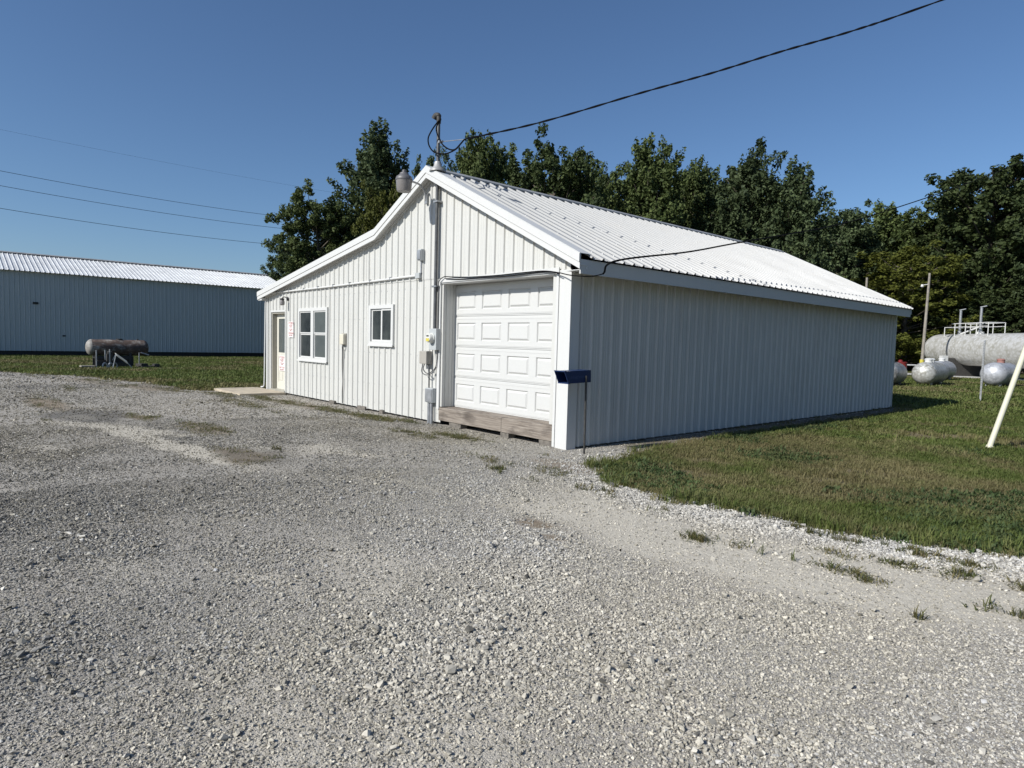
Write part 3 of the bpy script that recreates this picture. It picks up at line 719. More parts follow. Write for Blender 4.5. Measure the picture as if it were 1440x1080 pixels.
# ------------------------------------------------------------------ fittings on the front wall
# lettered notices (only reddish lines of lettering can be made out)
def notice(name, x0, x1, z0, z1, y, label, rows):
    e = empty(name, ((x0+x1)/2, y, z0), label, 'sign')
    m = MB(); m.box((x0, y-0.012, z0), (x1, y, z1)); m.build('board', MAT['sign_white'], e)
    r_ = random.Random(len(rows)); m = MB()
    for (fz, h, w0, w1) in rows:
        zc = z0+(z1-z0)*fz; x = x0+(x1-x0)*w0; xe = x0+(x1-x0)*w1
        while x < xe:
            w = r_.uniform(0.45, 0.8)*h
            k = r_.random(); th = h*0.2
            m.box((x, y-0.0145, zc-h/2), (x+th, y-0.0125, zc+h/2))
            if k < 0.7: m.box((x+th, y-0.0145, zc+h/2-th), (x+w, y-0.0125, zc+h/2))
            if k > 0.3: m.box((x+th, y-0.0145, zc-h/2), (x+w, y-0.0125, zc-h/2+th))
            if k > 0.5: m.box((x+w-th, y-0.0144, zc-h/2+th), (x+w, y-0.0125, zc+h/2-th))
            x += w+h*0.22
    m.build('lettering', MAT['sign_red'], e, kind='stuff')
rows = [(0.90, 0.055, 0.08, 0.92), (0.76, 0.03, 0.2, 0.8), (0.66, 0.03, 0.2, 0.75), (0.52, 0.025, 0.15, 0.85), (0.42, 0.025, 0.3, 0.7), (0.26, 0.05, 0.08, 0.92), (0.12, 0.03, 0.15, 0.85)]
notice('notice_sign', -9.99, -9.68, 1.51, 1.91, -0.022, 'white notice with red lettering on the wall between the door and double window', rows)
notice('notice_sheet', -10.92, -10.54, 0.60, 1.00, 0.113, 'white notice with red lettering stuck on the entry door under its glass', rows[:5]+[(0.22, 0.05, 0.08, 0.92), (0.08, 0.03, 0.15, 0.85)])

# porch lantern
e = empty('porch_light', (-10.13, -0.02, 2.45), 'small black wall lantern with clear jar above the entry door', 'light')
m = MB(); m.lathe([(0.05, 0), (0.055, 0.012), (0.045, 0.02)], (-10.06, -0.02, 2.50), (0, -1, 0), 16); m.build('backplate', MAT['black'], e)
m = MB(); m.tube(crom([(-10.06, -0.03, 2.50), (-10.06, -0.09, 2.54), (-10.06, -0.15, 2.53), (-10.06, -0.17, 2.49)]), 0.012); m.lathe([(0.03, 0), (0.055, 0.01), (0.05, 0.05), (0.02, 0.06)], (-10.06, -0.17, 2.45)); m.build('arm', MAT['black'], e)
m = MB(); m.lathe([(0.035, 0), (0.06, 0.02), (0.062, 0.09), (0.05, 0.125)], (-10.06, -0.17, 2.325)); m.build('glass_jar', MAT['lamp_glass'], e)

# white conduit along the gable, with boxes
e = empty('conduit_run', (-11.5, -0.05, 0.08), 'thin white conduit running down the left corner and along under the gable', 'conduit')
pts = [(-11.72, -0.10, 0.10), (-11.63, -0.055, 0.13), (-11.60, -0.05, 0.3), (-11.57, -0.05, 1.2), (-11.53, -0.05, 2.45), (-11.50, -0.05, 2.60), (-11.38, -0.05, 2.675), (-11.2, -0.05, 2.685), (-7.5, -0.05, 2.70), (-3.95, -0.05, 2.735)]
m = MB(); m.tube(crom(pts, 6), 0.021, 8); m.build('pipe', MAT['white_pipe'], e)
for x_ in (-10.7, -9.9, -9.0, -8.2, -7.4, -6.6, -5.7, -4.9):
    z_ = 2.685+(x_+11.2)/7.25*0.05
    m = MB(); m.box((x_-0.012, -0.073, z_-0.035), (x_+0.012, -0.030, z_+0.034)); m.build('clip', MAT['galv'], e)
m = MB(); m.bbox((-3.95, -0.09, 2.68), (-3.80, -0.012, 2.78), 0.008); m.build('corner_box', MAT['box_grey'], e)
m = MB(); m.tube([(-3.80, -0.05, 2.77), (-3.80, -0.05, 3.02)], 0.018); m.build('riser', MAT['galv'], e)
e = empty('flood_sensor', (-3.8, -0.03, 3.0), 'small grey weatherproof box on the gable wall above the white conduit', 'electrical box')
m = MB(); m.bbox((-3.86, -0.10, 3.0), (-3.735, -0.022, 3.21), 0.012); m.build('box', MAT['box_grey'], e)
m = MB(); m.bbox((-3.85, -0.118, 3.02), (-3.745, -0.101, 3.19), 0.006); m.build('cover', MAT['galv'], e)

# telephone box and its cable
e = empty('telephone_box', (-6.95, -0.03, 1.38), 'beige rounded utility box with loose grey cable between the two windows', 'utility box')
m = MB(); m.bbox((-6.99, -0.10, 1.385), (-6.80, -0.022, 1.62), 0.025); m.build('cover', MAT['box_beige'], e)
m = MB(); m.box((-7.0, -0.035, 1.37), (-6.785, -0.021, 1.635)); m.build('backplate', MAT['box_tan'], e)
m = MB(); m.tube(crom([(-6.90, -0.05, 1.39), (-6.89, -0.07, 1.33), (-6.93, -0.045, 1.25), (-6.94, -0.04, 0.9), (-6.91, -0.04, 0.55), (-6.93, -0.04, 0.3), (-6.92, -0.04, 0.07)]), 0.011, 6)
m.tube(crom([(-6.86, -0.05, 1.39), (-6.84, -0.08, 1.34), (-6.89, -0.05, 1.27), (-6.92, -0.045, 1.1)]), 0.008, 6); m.build('loose_cable', MAT['mast_pipe'], e)

# barn light on an arm below the peak
e = empty('yard_light', (-3.66, -0.02, 4.0), 'grey dusk-to-dawn yard light on a curved arm under the peak', 'light')
LX, LY, LZ = -3.55, -0.60, 4.13
m = MB(); m.bbox((-3.71, -0.06, 4.02), (-3.64, -0.02, 4.22), 0.008); m.build('bracket', MAT['galv'], e)
m = MB(); m.tube(crom([(-3.675, -0.05, 4.08), (-3.665, -0.10, 4.24), (-3.65, -0.2, 4.33), (-3.60, -0.36, 4.345), (LX-0.01, LY+0.09, 4.335)]), 0.018, 8); m.build('arm', MAT['galv'], e)
m = MB(); m.lathe([(0.118, 0.0), (0.128, 0.03), (0.142, 0.19)], (LX, LY, LZ), n=28); m.build('lens', MAT['lamp_glass'], e)
m = MB(); m.lathe([(0.148, 0), (0.152, 0.02), (0.135, 0.065), (0.085, 0.10), (0.075, 0.13), (0.035, 0.145), (0.035, 0.18), (0.02, 0.19)], (LX, LY, LZ+0.191), n=28); m.build('hood', MAT['lamp_metal'], e)

# service mast
MX, MY = -3.27, -0.085
e = empty('service_mast', (MX, MY, 1.7), 'tall grey electric service mast up the gable wall through the roof', 'service mast')
m = MB(); m.tube([(MX, MY, 1.72), (MX, MY, 5.42)], 0.031, 12); m.build('pipe', MAT['mast_pipe'], e)
rz = roof_z(MX)
m = MB(); m.lathe([(0.15, 0), (0.145, 0.03), (0.075, 0.09), (0.06, 0.17), (0.048, 0.175)], (MX, MY, rz+0.03), n=20); m.build('roof_boot', MAT['ridge_grey'], e)
m = MB(); m.tube(crom([(MX, MY, 5.36), (MX+0.005, MY, 5.44), (MX-0.02, MY, 5.50), (MX-0.07, MY-0.02, 5.50), (MX-0.10, MY-0.03, 5.45)]), [0.040]*16+[0.05]*25, 12); m.build('weatherhead', MAT['dark_iron'], e)
for z_ in (2.5, 4.0):
    m = MB(); m.box((MX-0.065, MY-0.028-0.014, z_-0.015), (MX+0.065, -0.02, z_+0.015)); m.build('strap', MAT['galv'], e)
m = MB(); m.box((MX+0.03, MY-0.03, 5.01), (MX+0.075, MY+0.03, 5.05)); m.tube([(MX+0.06, MY, 5.03), (MX+0.13, MY, 5.02)], 0.022, 8); m.build('insulator', MAT['galv'], e)
# service drop with drip loops
def wp(x, y, Yv): return on_plane(x, y, 1, Yv)
join = px(653, 196, 10.6)
far = px(1325, 0, 9.2)
ext = far + (far-px(1100, 72, 9.55)).normalized()*16
e = empty('service_drop', join, 'thick twisted black power cable rising from the roof mast to the upper right', 'cable')
main = crom([join, px(760, 172, 10.35), px(900, 131, 10.0), px(1000, 103, 9.75), px(1100, 72, 9.55), px(1200, 43, 9.4), far, far.lerp(ext, 0.3)+Vector((0, 0, 0.2)), ext+Vector((0, 0, 0.9))], 24)
for ph in (0, math.pi):
    q = []
    for i, p_ in enumerate(main):
        a = i*0.55+ph; q.append(p_ + (RT*math.cos(a)*0.3+UP*math.sin(a))*0.008)
    m = MB(); m.tube(q, 0.0095, 6); m.build('strand', MAT['cable'], e)
m = MB(); m.tube([join, Vector((MX+0.13, MY, 5.02))], 0.007, 6); m.build('neutral_wire', MAT['galv'], e)
m = MB(); m.tube(crom([wp(620, 167, -0.12), wp(612, 176, -0.22), wp(604, 189, -0.26), wp(602, 197, -0.26), wp(604, 206, -0.24), wp(611, 214, -0.22), wp(625, 216.5, -0.2), wp(640, 210.5, -0.2), wp(648, 202, -0.15), join]), 0.0125, 7); m.build('drip_loop', MAT['cable'], e)
m = MB(); m.tube(crom([wp(620, 168, -0.14), wp(614, 178, -0.16), wp(614.5, 187, -0.18), wp(618, 195, -0.2), wp(623, 204, -0.22), wp(632, 210, -0.2), wp(640, 210, -0.18), wp(647, 203, -0.14), join]), 0.0125, 7); m.build('drip_loop', MAT['cable'], e)

# meter base, boxes
e = empty('electric_meter', (-3.27, -0.02, 1.36), 'grey meter box with round glass electric meter at the foot of the mast', 'electric meter')
m = MB(); m.bbox((-3.385, -0.125, 1.36), (-3.165, -0.022, 1.745), 0.008); m.build('box', MAT['box_grey'], e)
m = MB(); m.lathe([(0.092, 0), (0.092, 0.025), (0.082, 0.03), (0.080, 0.085), (0.068, 0.10)], (-3.285, -0.125, 1.575), (0, -1, 0), 24); m.build('meter_glass', MAT['meter_glass'], e)
m = MB(); m.box((-3.335, -0.2285, 1.515), (-3.235, -0.2255, 1.57)); m.build('yellow_label', MAT['meter_yellow'], e)
m = MB(); m.box((-3.32, -0.2285, 1.60), (-3.25, -0.2255, 1.625)); m.build('display', MAT['dark_iron'], e)
e = empty('junction_box', (-3.55, -0.02, 1.1), 'tan weathered box hung left below the electric meter', 'electrical box')
m = MB(); m.bbox((-3.66, -0.15, 1.10), (-3.43, -0.022, 1.335), 0.015); m.build('cover', MAT['box_tan'], e)
m = MB()
m.tube(crom([(-3.55, -0.1, 1.11), (-3.53, -0.14, 1.0), (-3.40, -0.13, 0.93), (-3.26, -0.08, 1.02), (-3.21, -0.06, 1.2), (-3.205, -0.055, 1.6), (-3.203, -0.06, 2.35), (-3.18, -0.08, 2.56), (-3.10, -0.09, 2.63)]), 0.009, 6)
m.tube(crom([(-3.60, -0.1, 1.11), (-3.57, -0.15, 0.96), (-3.44, -0.14, 0.90), (-3.30, -0.09, 0.95), (-3.235, -0.06, 1.05)]), 0.008, 6)
m.tube(crom([(-3.46, -0.1, 1.12), (-3.40, -0.12, 1.02), (-3.36, -0.1, 1.12), (-3.32, -0.08, 1.37)]), 0.008, 6)
m.build('cable_loop', MAT['mast_pipe'], e)
e = empty('disconnect_box', (-3.35, -0.02, 0.0), 'grey disconnect box on two pipes standing beside the garage timber sill', 'electrical box')
m = MB(); m.bbox((-3.47, -0.13, 0.40), (-3.245, -0.022, 0.665), 0.01); m.build('box', MAT['box_grey'], e)
m = MB(); m.bbox((-3.46, -0.143, 0.415), (-3.255, -0.131, 0.65), 0.005); m.build('cover', MAT['galv'], e)
for x_ in (-3.42, -3.34):
    m = MB(); m.tube([(x_, -0.075, -0.02), (x_, -0.075, 0.41)], 0.032, 10); m.build('pipe', MAT['galv'], e)
m = MB(); m.tube([(-3.44, -0.07, 0.66), (-3.45, -0.07, 1.10)], 0.013, 8); m.build('riser', MAT['mast_pipe'], e)

# phone cable draped along the garage header and off to the right
e = empty('phone_cable', (0.4, -0.1, 2.5), 'thin black cable draped over the garage header and away across the roof', 'cable')
a = [(-3.10, -0.09, 2.63), (-3.0, -0.075, 2.66), (-2.8, -0.07, 2.645), (-2.3, -0.065, 2.615), (-1.6, -0.065, 2.60), (-1.0, -0.065, 2.605), (-0.5, -0.07, 2.60), (-0.15, -0.10, 2.55), (0.10, -0.18, 2.50), (0.30, -0.2, 2.47), (0.44, -0.05, 2.47), (0.46, 0.15, 2.52)]
m = MB(); m.tube(crom(a, 8), 0.008, 6); m.build('draped_length', MAT['cable'], e)
m = MB(); m.tube(crom([(-3.0, -0.075, 2.63), (-2.6, -0.068, 2.595), (-2.0, -0.066, 2.585), (-1.3, -0.066, 2.575), (-0.45, -0.07, 2.585), (-0.12, -0.12, 2.53)], 8), 0.007, 6); m.build('draped_length', MAT['cable'], e)
st = Vector((0.46, 0.15, 2.52))
w = [st, px(868, 366.5, 8.6), px(969, 354, 10.5), px(1040, 341, 12), px(1178, 316, 15.5), px(1267, 290, 18), px(1360, 258, 21), px(1440, 226, 24), px(1560, 172, 28)]
m = MB(); m.tube(crom(w, 16), 0.014, 6); m.build('span', MAT['cable'], e)

# newspaper tube on a stake at the corner
e = empty('newspaper_tube', (0.27, 0.02, 0), 'dark blue open-ended newspaper tube on a thin post at the corner', 'newspaper box')
bx = 0.16; NL, NR, nz0, nz1 = -0.45, 0.08, 1.005, 1.175
m = MB()
th = 0.008; xa, xb = bx+0.005, bx+0.205; Mx = Matrix.Translation((0.26, -0.05, 1.09)) @ Matrix.Rotation(R(1.5), 4, 'X') @ Matrix.Translation((-0.26, 0.05, -1.09))
SL = 0.075
m.box((xa, NL+SL, nz0), (xb, NR, nz0+th), Mx); m.box((xa, NL, nz1-th), (xb, NR, nz1), Mx); m.box((xa+th, NR-th, nz0+th), (xb-th, NR, nz1-th), Mx)
for (qa, qb) in ((xa, xa+th), (xb-th, xb)):
    pr = [(NL+SL, nz0+th), (NR, nz0+th), (NR, nz1-th), (NL, nz1-th)]
    m.add([Mx @ Vector((q, y_, z_)) for q in (qa, qb) for (y_, z_) in pr], [(3, 2, 1, 0), (4, 5, 6, 7)]+[(i, (i+1) % 4, 4+(i+1) % 4, 4+i) for i in range(4)])
m.build('tube', MAT['blue_plastic'], e)
m = MB(); m.box((xa-0.006, NL+SL-0.004, nz0-0.006), (xb+0.006, NL+SL+0.03, nz0-0.0005), Mx); m.box((xa-0.006, NL-0.004, nz1+0.0005), (xb+0.006, NL+0.03, nz1+0.006), Mx); m.build('lip', MAT['blue_plastic'], e)
m = MB(); r_ = random.Random(4); yy = NL+0.12
while yy < NR-0.12:
    w_ = r_.uniform(0.02, 0.04); hh = r_.uniform(0.025, 0.05); m.box((xb+0.0005, yy, 1.085-hh/2), (xb+0.002, yy+w_, 1.085+hh/2), Mx); yy += w_+0.012
m.build('faded_mark', MAT['logo_blue'], e)
m = MB(); m.tube([(0.385, -0.03, -0.05), (0.375, -0.03, 1.10)], 0.015, 8); m.build('post', MAT['dark_iron'], e)

# ------------------------------------------------------------------ machine shed on the left
SXW, SE, SRX, SRZ, SY0, SY1 = -38.6, 4.78, -43.0, 6.07, -24.0, 11.55
shed = empty('machine_shed', (-43, -6, 0), 'long blue-grey metal machine shed with pale ribbed roof behind the rusty tank', 'shed')
sheets((SXW, 0, 0), Y, Zv, (1, 0, 0), SY0, SY1, lambda u: 0.32, lambda u: SE-0.03, [], 'wall_panel', MAT['shed_wall'], shed, h=0.03)
T2 = Vector((SRX-SXW-0.25, 0, SRZ-SE+0.06)); ln2 = T2.length; T2.normalize(); N2 = Vector((T2.z, 0, -T2.x)); N2 = N2 if N2.z > 0 else -N2
sheets((SXW+0.25, 0, SE-0.06), Y, T2, N2, SY0-0.2, SY1+0.2, lambda u: 0, lambda u: ln2, [], 'roof_panel', MAT['shed_roof'], shed, h=0.04)
m = MB(); m.box((SXW-0.12, SY0+0.05, 0.0), (SXW-0.07, SY1-0.05, 0.6)); m.build('skirt_strip', MAT['black'], shed)  # black strip stands in for the shaded gap under the shed wall
m = MB(); m.quad((SRX, SY0-0.2, SRZ), (SRX, SY1+0.2, SRZ), (2*SRX-SXW-0.25, SY1+0.2, SE-0.06), (2*SRX-SXW-0.25, SY0-0.2, SE-0.06)); m.build('back_roof', MAT['shed_roof'], shed)
for y_ in (SY0, SY1):
    m = MB(); m.add([(SXW, y_, 0.3), (SXW, y_, SE), (SRX, y_, SRZ-0.05), (2*SRX-SXW, y_, SE), (2*SRX-SXW, y_, 0.3)], [(0, 1, 2, 3, 4)]); m.build('end_wall', MAT['shed_wall'], shed)
m = MB(); m.box((2*SRX-SXW, SY0, 0.3), (2*SRX-SXW+0.04, SY1, SE)); m.build('back_wall', MAT['shed_wall'], shed)
yy = SY0
while yy < SY1:
    m = MB(); y2 = min(yy+3.0, SY1+0.2); e_ = 0.002*(int(yy) % 3)
    m.quad((SRX, yy, SRZ+0.09+e_), (SRX+0.28, yy, SRZ+0.01+e_), (SRX+0.28, y2, SRZ+0.01+e_), (SRX, y2, SRZ+0.09+e_)); m.quad((SRX-0.28, yy, SRZ+0.01+e_), (SRX, yy, SRZ+0.09+e_), (SRX, y2, SRZ+0.09+e_), (SRX-0.28, y2, SRZ+0.01+e_))
    m.build('ridge_cap', MAT['ridge_grey'], shed); yy += 3.0
m = MB(); m.box((SXW+0.035, -2.95, 3.0-0.06), (SXW+0.05, -2.7, 3.0+0.06)); m.build('vent_hole', MAT['black'], shed)
m = MB(); m.box((SXW+0.035, -1.6, 1.2-0.04), (SXW+0.05, -1.45, 1.2+0.04)); m.build('vent_hole', MAT['black'], shed)

# ------------------------------------------------------------------ tanks
def capsule(m, base, axis, length, rad, n=28, hd=0.75):
    prof = []
    for k in range(9):
        q = math.pi/2*k/8; prof.append((rad*math.sin(q), rad*hd*(1-math.cos(q))))
    prof[0] = (0.01, 0)
    prof += [(rad, length*0.33), (rad, length*0.66)]
    for k in range(8, -1, -1):
        q = math.pi/2*k/8; prof.append((max(0.01, rad*math.sin(q)), length-rad*hd*(1-math.cos(q))))
    m.lathe(prof, base, axis, n)
# rusty tank by the shed
TX = -25.4
e = empty('rusty_tank', (TX, -1.15, 0), 'rusty horizontal fuel tank on a steel cradle in front of the shed', 'tank')
m = MB(); capsule(m, (TX, -2.33, 0.85), (0, 1, 0), 2.33, 0.335, 28, 0.62); m.build('body', MAT['rust_tank'], e)
m = MB()
prof = [(0.01, 0)]+[((0.338)*math.sin(math.pi/2*k/8), 0.335*0.62*(1-math.cos(math.pi/2*k/8))) for k in range(1, 9)]
m.lathe(prof, (TX, -2.334, 0.85), (0, 1, 0), 28); m.build('end_cap', MAT['rust_tank_end'], e)
m = MB(); m.lathe([(0.12, 0), (0.12, 0.05), (0.10, 0.055)], (TX, -1.1, 1.175), n=16); m.lathe([(0.04, 0), (0.04, 0.05)], (TX, -0.42, 1.18), n=10); m.build('fill_cap', MAT['dark_iron'], e)
for y_ in (-2.0, -0.75):
    m = MB(); m.box((TX-0.3, y_-0.04, 0.0), (TX-0.24, y_+0.04, 0.62)); m.box((TX+0.24, y_-0.04, 0.0), (TX+0.3, y_+0.04, 0.62)); m.box((TX-0.239, y_-0.04, 0.40), (TX+0.239, y_+0.04, 0.535)); m.build('cradle', MAT['dark_iron'], e)
m = MB(); m.box((TX+0.27, -1.955, 0.10), (TX+0.33, -0.795, 0.22)); m.box((TX+0.24, -1.955, 0.36), (TX+0.30, -0.795, 0.48)); m.build('cradle_rail', MAT['dark_iron'], e)
m = MB(); m.box((TX-0.16, -1.93, 0.0), (TX+0.23, -0.62, 0.50)); m.box((TX+0.34, -2.02, 0.0), (TX+0.50, -1.35, 0.30)); m.box((TX+0.34, -1.3, 0.0), (TX+0.46, -0.9, 0.22)); m.build('dark_mass', MAT['dark_iron'], e)  # dark boxes filling the space under and before the tank
# scrap round it
def zz(x, y, X_=-24.2): return on_plane(100+x/10.286, 460+y/10.286, 0, X_)
e = empty('scrap_pump', (-24.4, -1.3, 0), 'old pump and pipe fittings standing in the grass before the rusty tank', 'pump')
m = MB()
b0 = zz(575, 600); b0.z = 0
m.bbox((-24.5, b0.y-0.12, 0.30), (-24.3, b0.y+0.1, 0.62), 0.03); m.lathe([(0.09, 0), (0.11, 0.06), (0.06, 0.1)], (-24.4, b0.y, 0.62), n=14); m.build('motor', MAT['dark_iron'], e)
m = MB()
for (xa, ya, xb, yb, rr) in ((490, 330, 495, 470, 0.022), (365, 330, 368, 600, 0.022), (985, 370, 985, 560, 0.02), (1010, 370, 1125, 405, 0.025), (650, 380, 600, 480, 0.02), (560, 320, 560, 600, 0.025)):
    a_, b_ = zz(xa, ya), zz(xb, yb); b_.z = max(b_.z, -0.02); m.tube([a_, b_], rr, 7)
m.build('stand_pipe', MAT['galv'], e)
m = MB()
for (xa, ya, rr) in ((490, 530, 0.07), (575, 540, 0.07), (635, 530, 0.07)):
    c = zz(xa, ya); c.z = 0.0; m.tube(crom([c+Vector((0, -rr, 0.0)), c+Vector((0, -rr, 0.16)), c+Vector((0, 0, 0.24)), c+Vector((0, rr, 0.16)), c+Vector((0, rr, 0.0))]), 0.03, 8)
m.build('pipe_bend', MAT['galv'], e)
e = empty('white_chute', (-24.0, -0.9, 0), 'white sheet metal chute leaning beside the old pump in the grass', 'chute')
m = MB(); a_, b_ = zz(650, 395, -24.0), zz(800, 505, -24.0); d = Vector((0, 0.05, -0.10)); q = Vector((0.12, 0, 0))
M0 = [a_-q, a_+q, b_+q*1.6, b_-q*1.6]
m.add([p_+d*0.6 for p_ in M0]+[p_-d*0.6 for p_ in M0], [(0, 1, 2, 3), (7, 6, 5, 4), (0, 4, 5, 1), (1, 5, 6, 2), (2, 6, 7, 3), (3, 7, 4, 0)]); m.build('trough', MAT['trim'], e)
m = MB(); m.tube([b_, Vector((b_.x, b_.y+0.25, 0.0))], 0.02); m.tube([a_, Vector((a_.x, a_.y-0.12, 0.0))], 0.02); m.build('strut', MAT['galv'], e)
def heap(nm, label, cat, cx, cy, boxes, mat):
    e = empty(nm, (cx, cy, 0), label, cat)
    for (dx, dy, z0, lx, ly, lz, rot) in boxes:
        m = MB(); m.bbox((-lx/2, -ly/2, 0), (lx/2, ly/2, lz), 0.008, Matrix.Translation((cx+dx, cy+dy, z0)) @ Matrix.Rotation(rot, 4, 'Z')); m.build('piece', mat, e)
heap('scrap_pallet', 'low dark heap of scrap iron at the right foot of the rusty tank', 'scrap', -24.3, -0.25, [(0, 0, 0, 0.5, 0.7, 0.12, 0.2), (0.05, -0.25, 0.12, 0.3, 0.35, 0.10, 0.6), (0, 0.3, 0.12, 0.35, 0.2, 0.08, 0.1)], MAT['dark_iron'])
heap('timber_stack', 'short weathered timbers in the grass at the left foot of the rusty tank', 'timber', -24.3, -2.3, [(0, 0, 0, 0.4, 0.16, 0.09, 0.3), (0.02, -0.12, 0.09, 0.3, 0.5, 0.05, 0.1)], MAT['plank'])
heap('loose_plank', 'single grey plank lying in the grass right of the scrap heap', 'plank', -23.6, 0.35, [(0, 0, 0, 0.15, 0.65, 0.06, 0.05)], MAT['plank'])

# propane tanks on the right lawn
def propane(base, axis, length, rad, z, mat, label, lid, group='propane tanks on the far lawn', double=False):
    ax = Vector(axis).normalized(); base = Vector(base); mid = base+ax*length/2; sd_ = Vector((ax.y, -ax.x, 0))
    e = empty('propane_tank', (mid.x, mid.y, 0), label, 'propane tank', group)
    m = MB(); capsule(m, (base.x, base.y, z), ax, length, rad, 28, 0.85); m.build('body', MAT[mat], e)
    for s_ in (0.22, 0.78):
        p_ = base+ax*length*s_
        for q in (-1, 1):
            c = p_+sd_*q*rad*0.5; m = MB(); zt = z-rad*math.cos(math.asin(0.5))+0.04
            Mx_ = Matrix.Translation((c.x, c.y, 0)) @ Matrix.Rotation(math.atan2(ax.y, ax.x), 4, 'Z')
            m.box((-0.10, -0.03, 0), (0.10, 0.03, zt), Mx_); m.build('leg', MAT[mat], e)
    for i, s_ in enumerate((0.5,) if not double else (0.34, 0.5)):
        c = base+ax*length*s_; m = MB()
        m.lathe([(0.16, -0.06), (0.16, 0.11), (0.18, 0.115), (0.175, 0.14), (0.12, 0.18), (0.02, 0.19)], (c.x, c.y, z+rad), n=18); d_ = m.build('dome_lid', MAT[lid], e)
    return e
propane((-3.45, 27.2, 0), (-0.05, 1, 0), 3.0, 0.52, 0.60, 'silver_mottled', 'mottled silver propane tank with white lid, nearest in the pair by the utility pole', 'trim', double=True)
propane((-5.0, 34.6, 0), (-0.05, 1, 0), 3.0, 0.52, 0.60, 'silver_clean', 'plain silver propane tank with pale lid half hidden behind the mottled one', 'trim')
propane((-1.55, 30.4, 0), (0.12, 1, 0), 2.4, 0.56, 0.63, 'silver_clean', 'clean silver propane tank with pinkish lid standing alone right of the metal post', 'pink_paint')
propane((-4.12, 24.4, 0), (-0.10, 1, 0), 2.4, 0.52, 0.58, 'silver_dark', 'dark weathered silver propane tank peeking out behind the back corner of the building', 'dark_iron')
# bulk storage tank
A = px(1311, 497, 49.3); B = px(1440, 496, 40.2)
ax = Vector((B.x-A.x, B.y-A.y, 0)).normalized(); BL, BR, BZ = 20.0, 1.10, 1.86
e = empty('bulk_storage_tank', (A.x+ax.x*BL/2, A.y+ax.y*BL/2, 0), 'huge long silver bulk propane tank with white railing and two vent stacks', 'storage tank')
m = MB(); capsule(m, (A.x, A.y, BZ), ax, BL, BR, 40, 0.8); m.build('body', MAT['silver_big'], e)
for s_ in (1.1, 4.4, 7.7, 11.0):
    m = MB(); m.lathe([(BR+0.001, -0.03), (BR+0.012, -0.01), (BR+0.012, 0.01), (BR+0.001, 0.03)], (A.x+ax.x*s_, A.y+ax.y*s_, BZ), ax, 40); m.f = m.f[:-2]; m.sm = m.sm[:-2]; m.build('weld_seam', MAT['silver_big'], e)
for s_ in (3.6, 14.5):
    c = A+ax*s_; Mx_ = Matrix.Translation((c.x, c.y, 0)) @ Matrix.Rotation(math.atan2(ax.y, ax.x), 4, 'Z'); m = MB()
    m.box((-0.45, -0.95, 0), (0.45, 0.95, BZ-0.62), Mx_); m.build('saddle', MAT['dark_iron'], e)
def along(s_, off, z): c = A+ax*s_+Vector((-ax.y, ax.x, 0))*off; return Vector((c.x, c.y, z))
ZT = BZ+BR
# find where photo columns 1349 and 1378 fall along the tank
def s_at(xpx):
    best = min((abs(((along(k*0.05, 0, ZT)-CAM).dot(RT)/(along(k*0.05, 0, ZT)-CAM).dot(FW))*FPX+720-xpx), k*0.05) for k in range(0, 400)); return best[1]
s1, s2, sa, sb = s_at(1349), s_at(1378), s_at(1339), s_at(1401)
for s_, h_ in ((s1, 1.75), (s2, 1.85)):
    m = MB(); p_ = along(s_, 0, ZT-0.05); m.tube([p_, p_+Vector((0, 0, 0.3))], 0.13, 12); m.tube([p_+Vector((0, 0, 0.3)), p_+Vector((0, 0, h_))], 0.085, 12); v_ = m.build('vent_stack', MAT['galv'], e)
    m = MB(); m.box((-0.06, -0.11, 0), (0.32, 0.11, 0.05), Matrix.Translation(p_+Vector((0, 0, h_+0.005))) @ Matrix.Rotation(R(-12), 4, 'Y')); m.build('rain_cap', MAT['galv'], v_)
for off in (-0.55, 0.55):
    m = MB()
    zb = BZ+math.sqrt(BR*BR-0.3)-0.03
    for s_ in np.linspace(sa, sb, 5): m.tube([along(s_, off, zb), along(s_, off, ZT+(0.50 if s_ < s1 else 0.72))], 0.03, 6)
    m.tube([along(s1, off, ZT+0.72), along(sb, off, ZT+0.72)], 0.03, 6); m.tube([along(sa, off, ZT+0.48), along(sb, off, ZT+0.48)], 0.025, 6)
    m.build('railing', MAT['trim'], e)
m = MB(); m.tube([along(sa, -0.55, ZT+0.48), along(sa, 0.55, ZT+0.48)], 0.025, 6); m.tube([along(sb, -0.55, ZT+0.72), along(sb, 0.55, ZT+0.72)], 0.03, 6); m.build('railing', MAT['trim'], e)
m = MB(); m.tube([along(s1+0.6, -0.3, ZT), along(s2-0.5, 0.3, ZT+0.5)], 0.06, 8); m.lathe([(0.25, 0), (0.25, 0.2)], along(s2, 0, ZT-0.06), n=18); m.build('manway', MAT['trim'], e)

# red tank with fittings, white rail, pump cabinet near the lane
p_ = px(1268.5, 513, 41); e = empty('red_drum', (p_.x, p_.y, 0), 'upright red drum with fittings beyond the back corner of the building', 'drum')
m = MB(); m.lathe([(0.28, 0.0), (0.29, 0.02), (0.28, 0.04), (0.275, 0.38), (0.29, 0.40), (0.275, 0.42), (0.275, 0.8), (0.29, 0.82), (0.24, 0.85)], (p_.x, p_.y, 0.10), n=22); m.build('shell', MAT['red_paint'], e)
m = MB(); m.lathe([(0.12, 0), (0.12, 0.1), (0.06, 0.14)], (p_.x-0.1, p_.y, 0.94), n=12); m.build('bung', MAT['red_paint'], e)
m = MB(); m.box((p_.x-0.4, p_.y-0.4, 0), (p_.x+0.4, p_.y+0.4, 0.10)); m.build('skid', MAT['plank'], e)
p2 = px(1294, 515, 41.5)
e = empty('pipe_rail', (p2.x, p2.y, 0), 'low white pipe rail at the foot of the utility pole', 'rail')
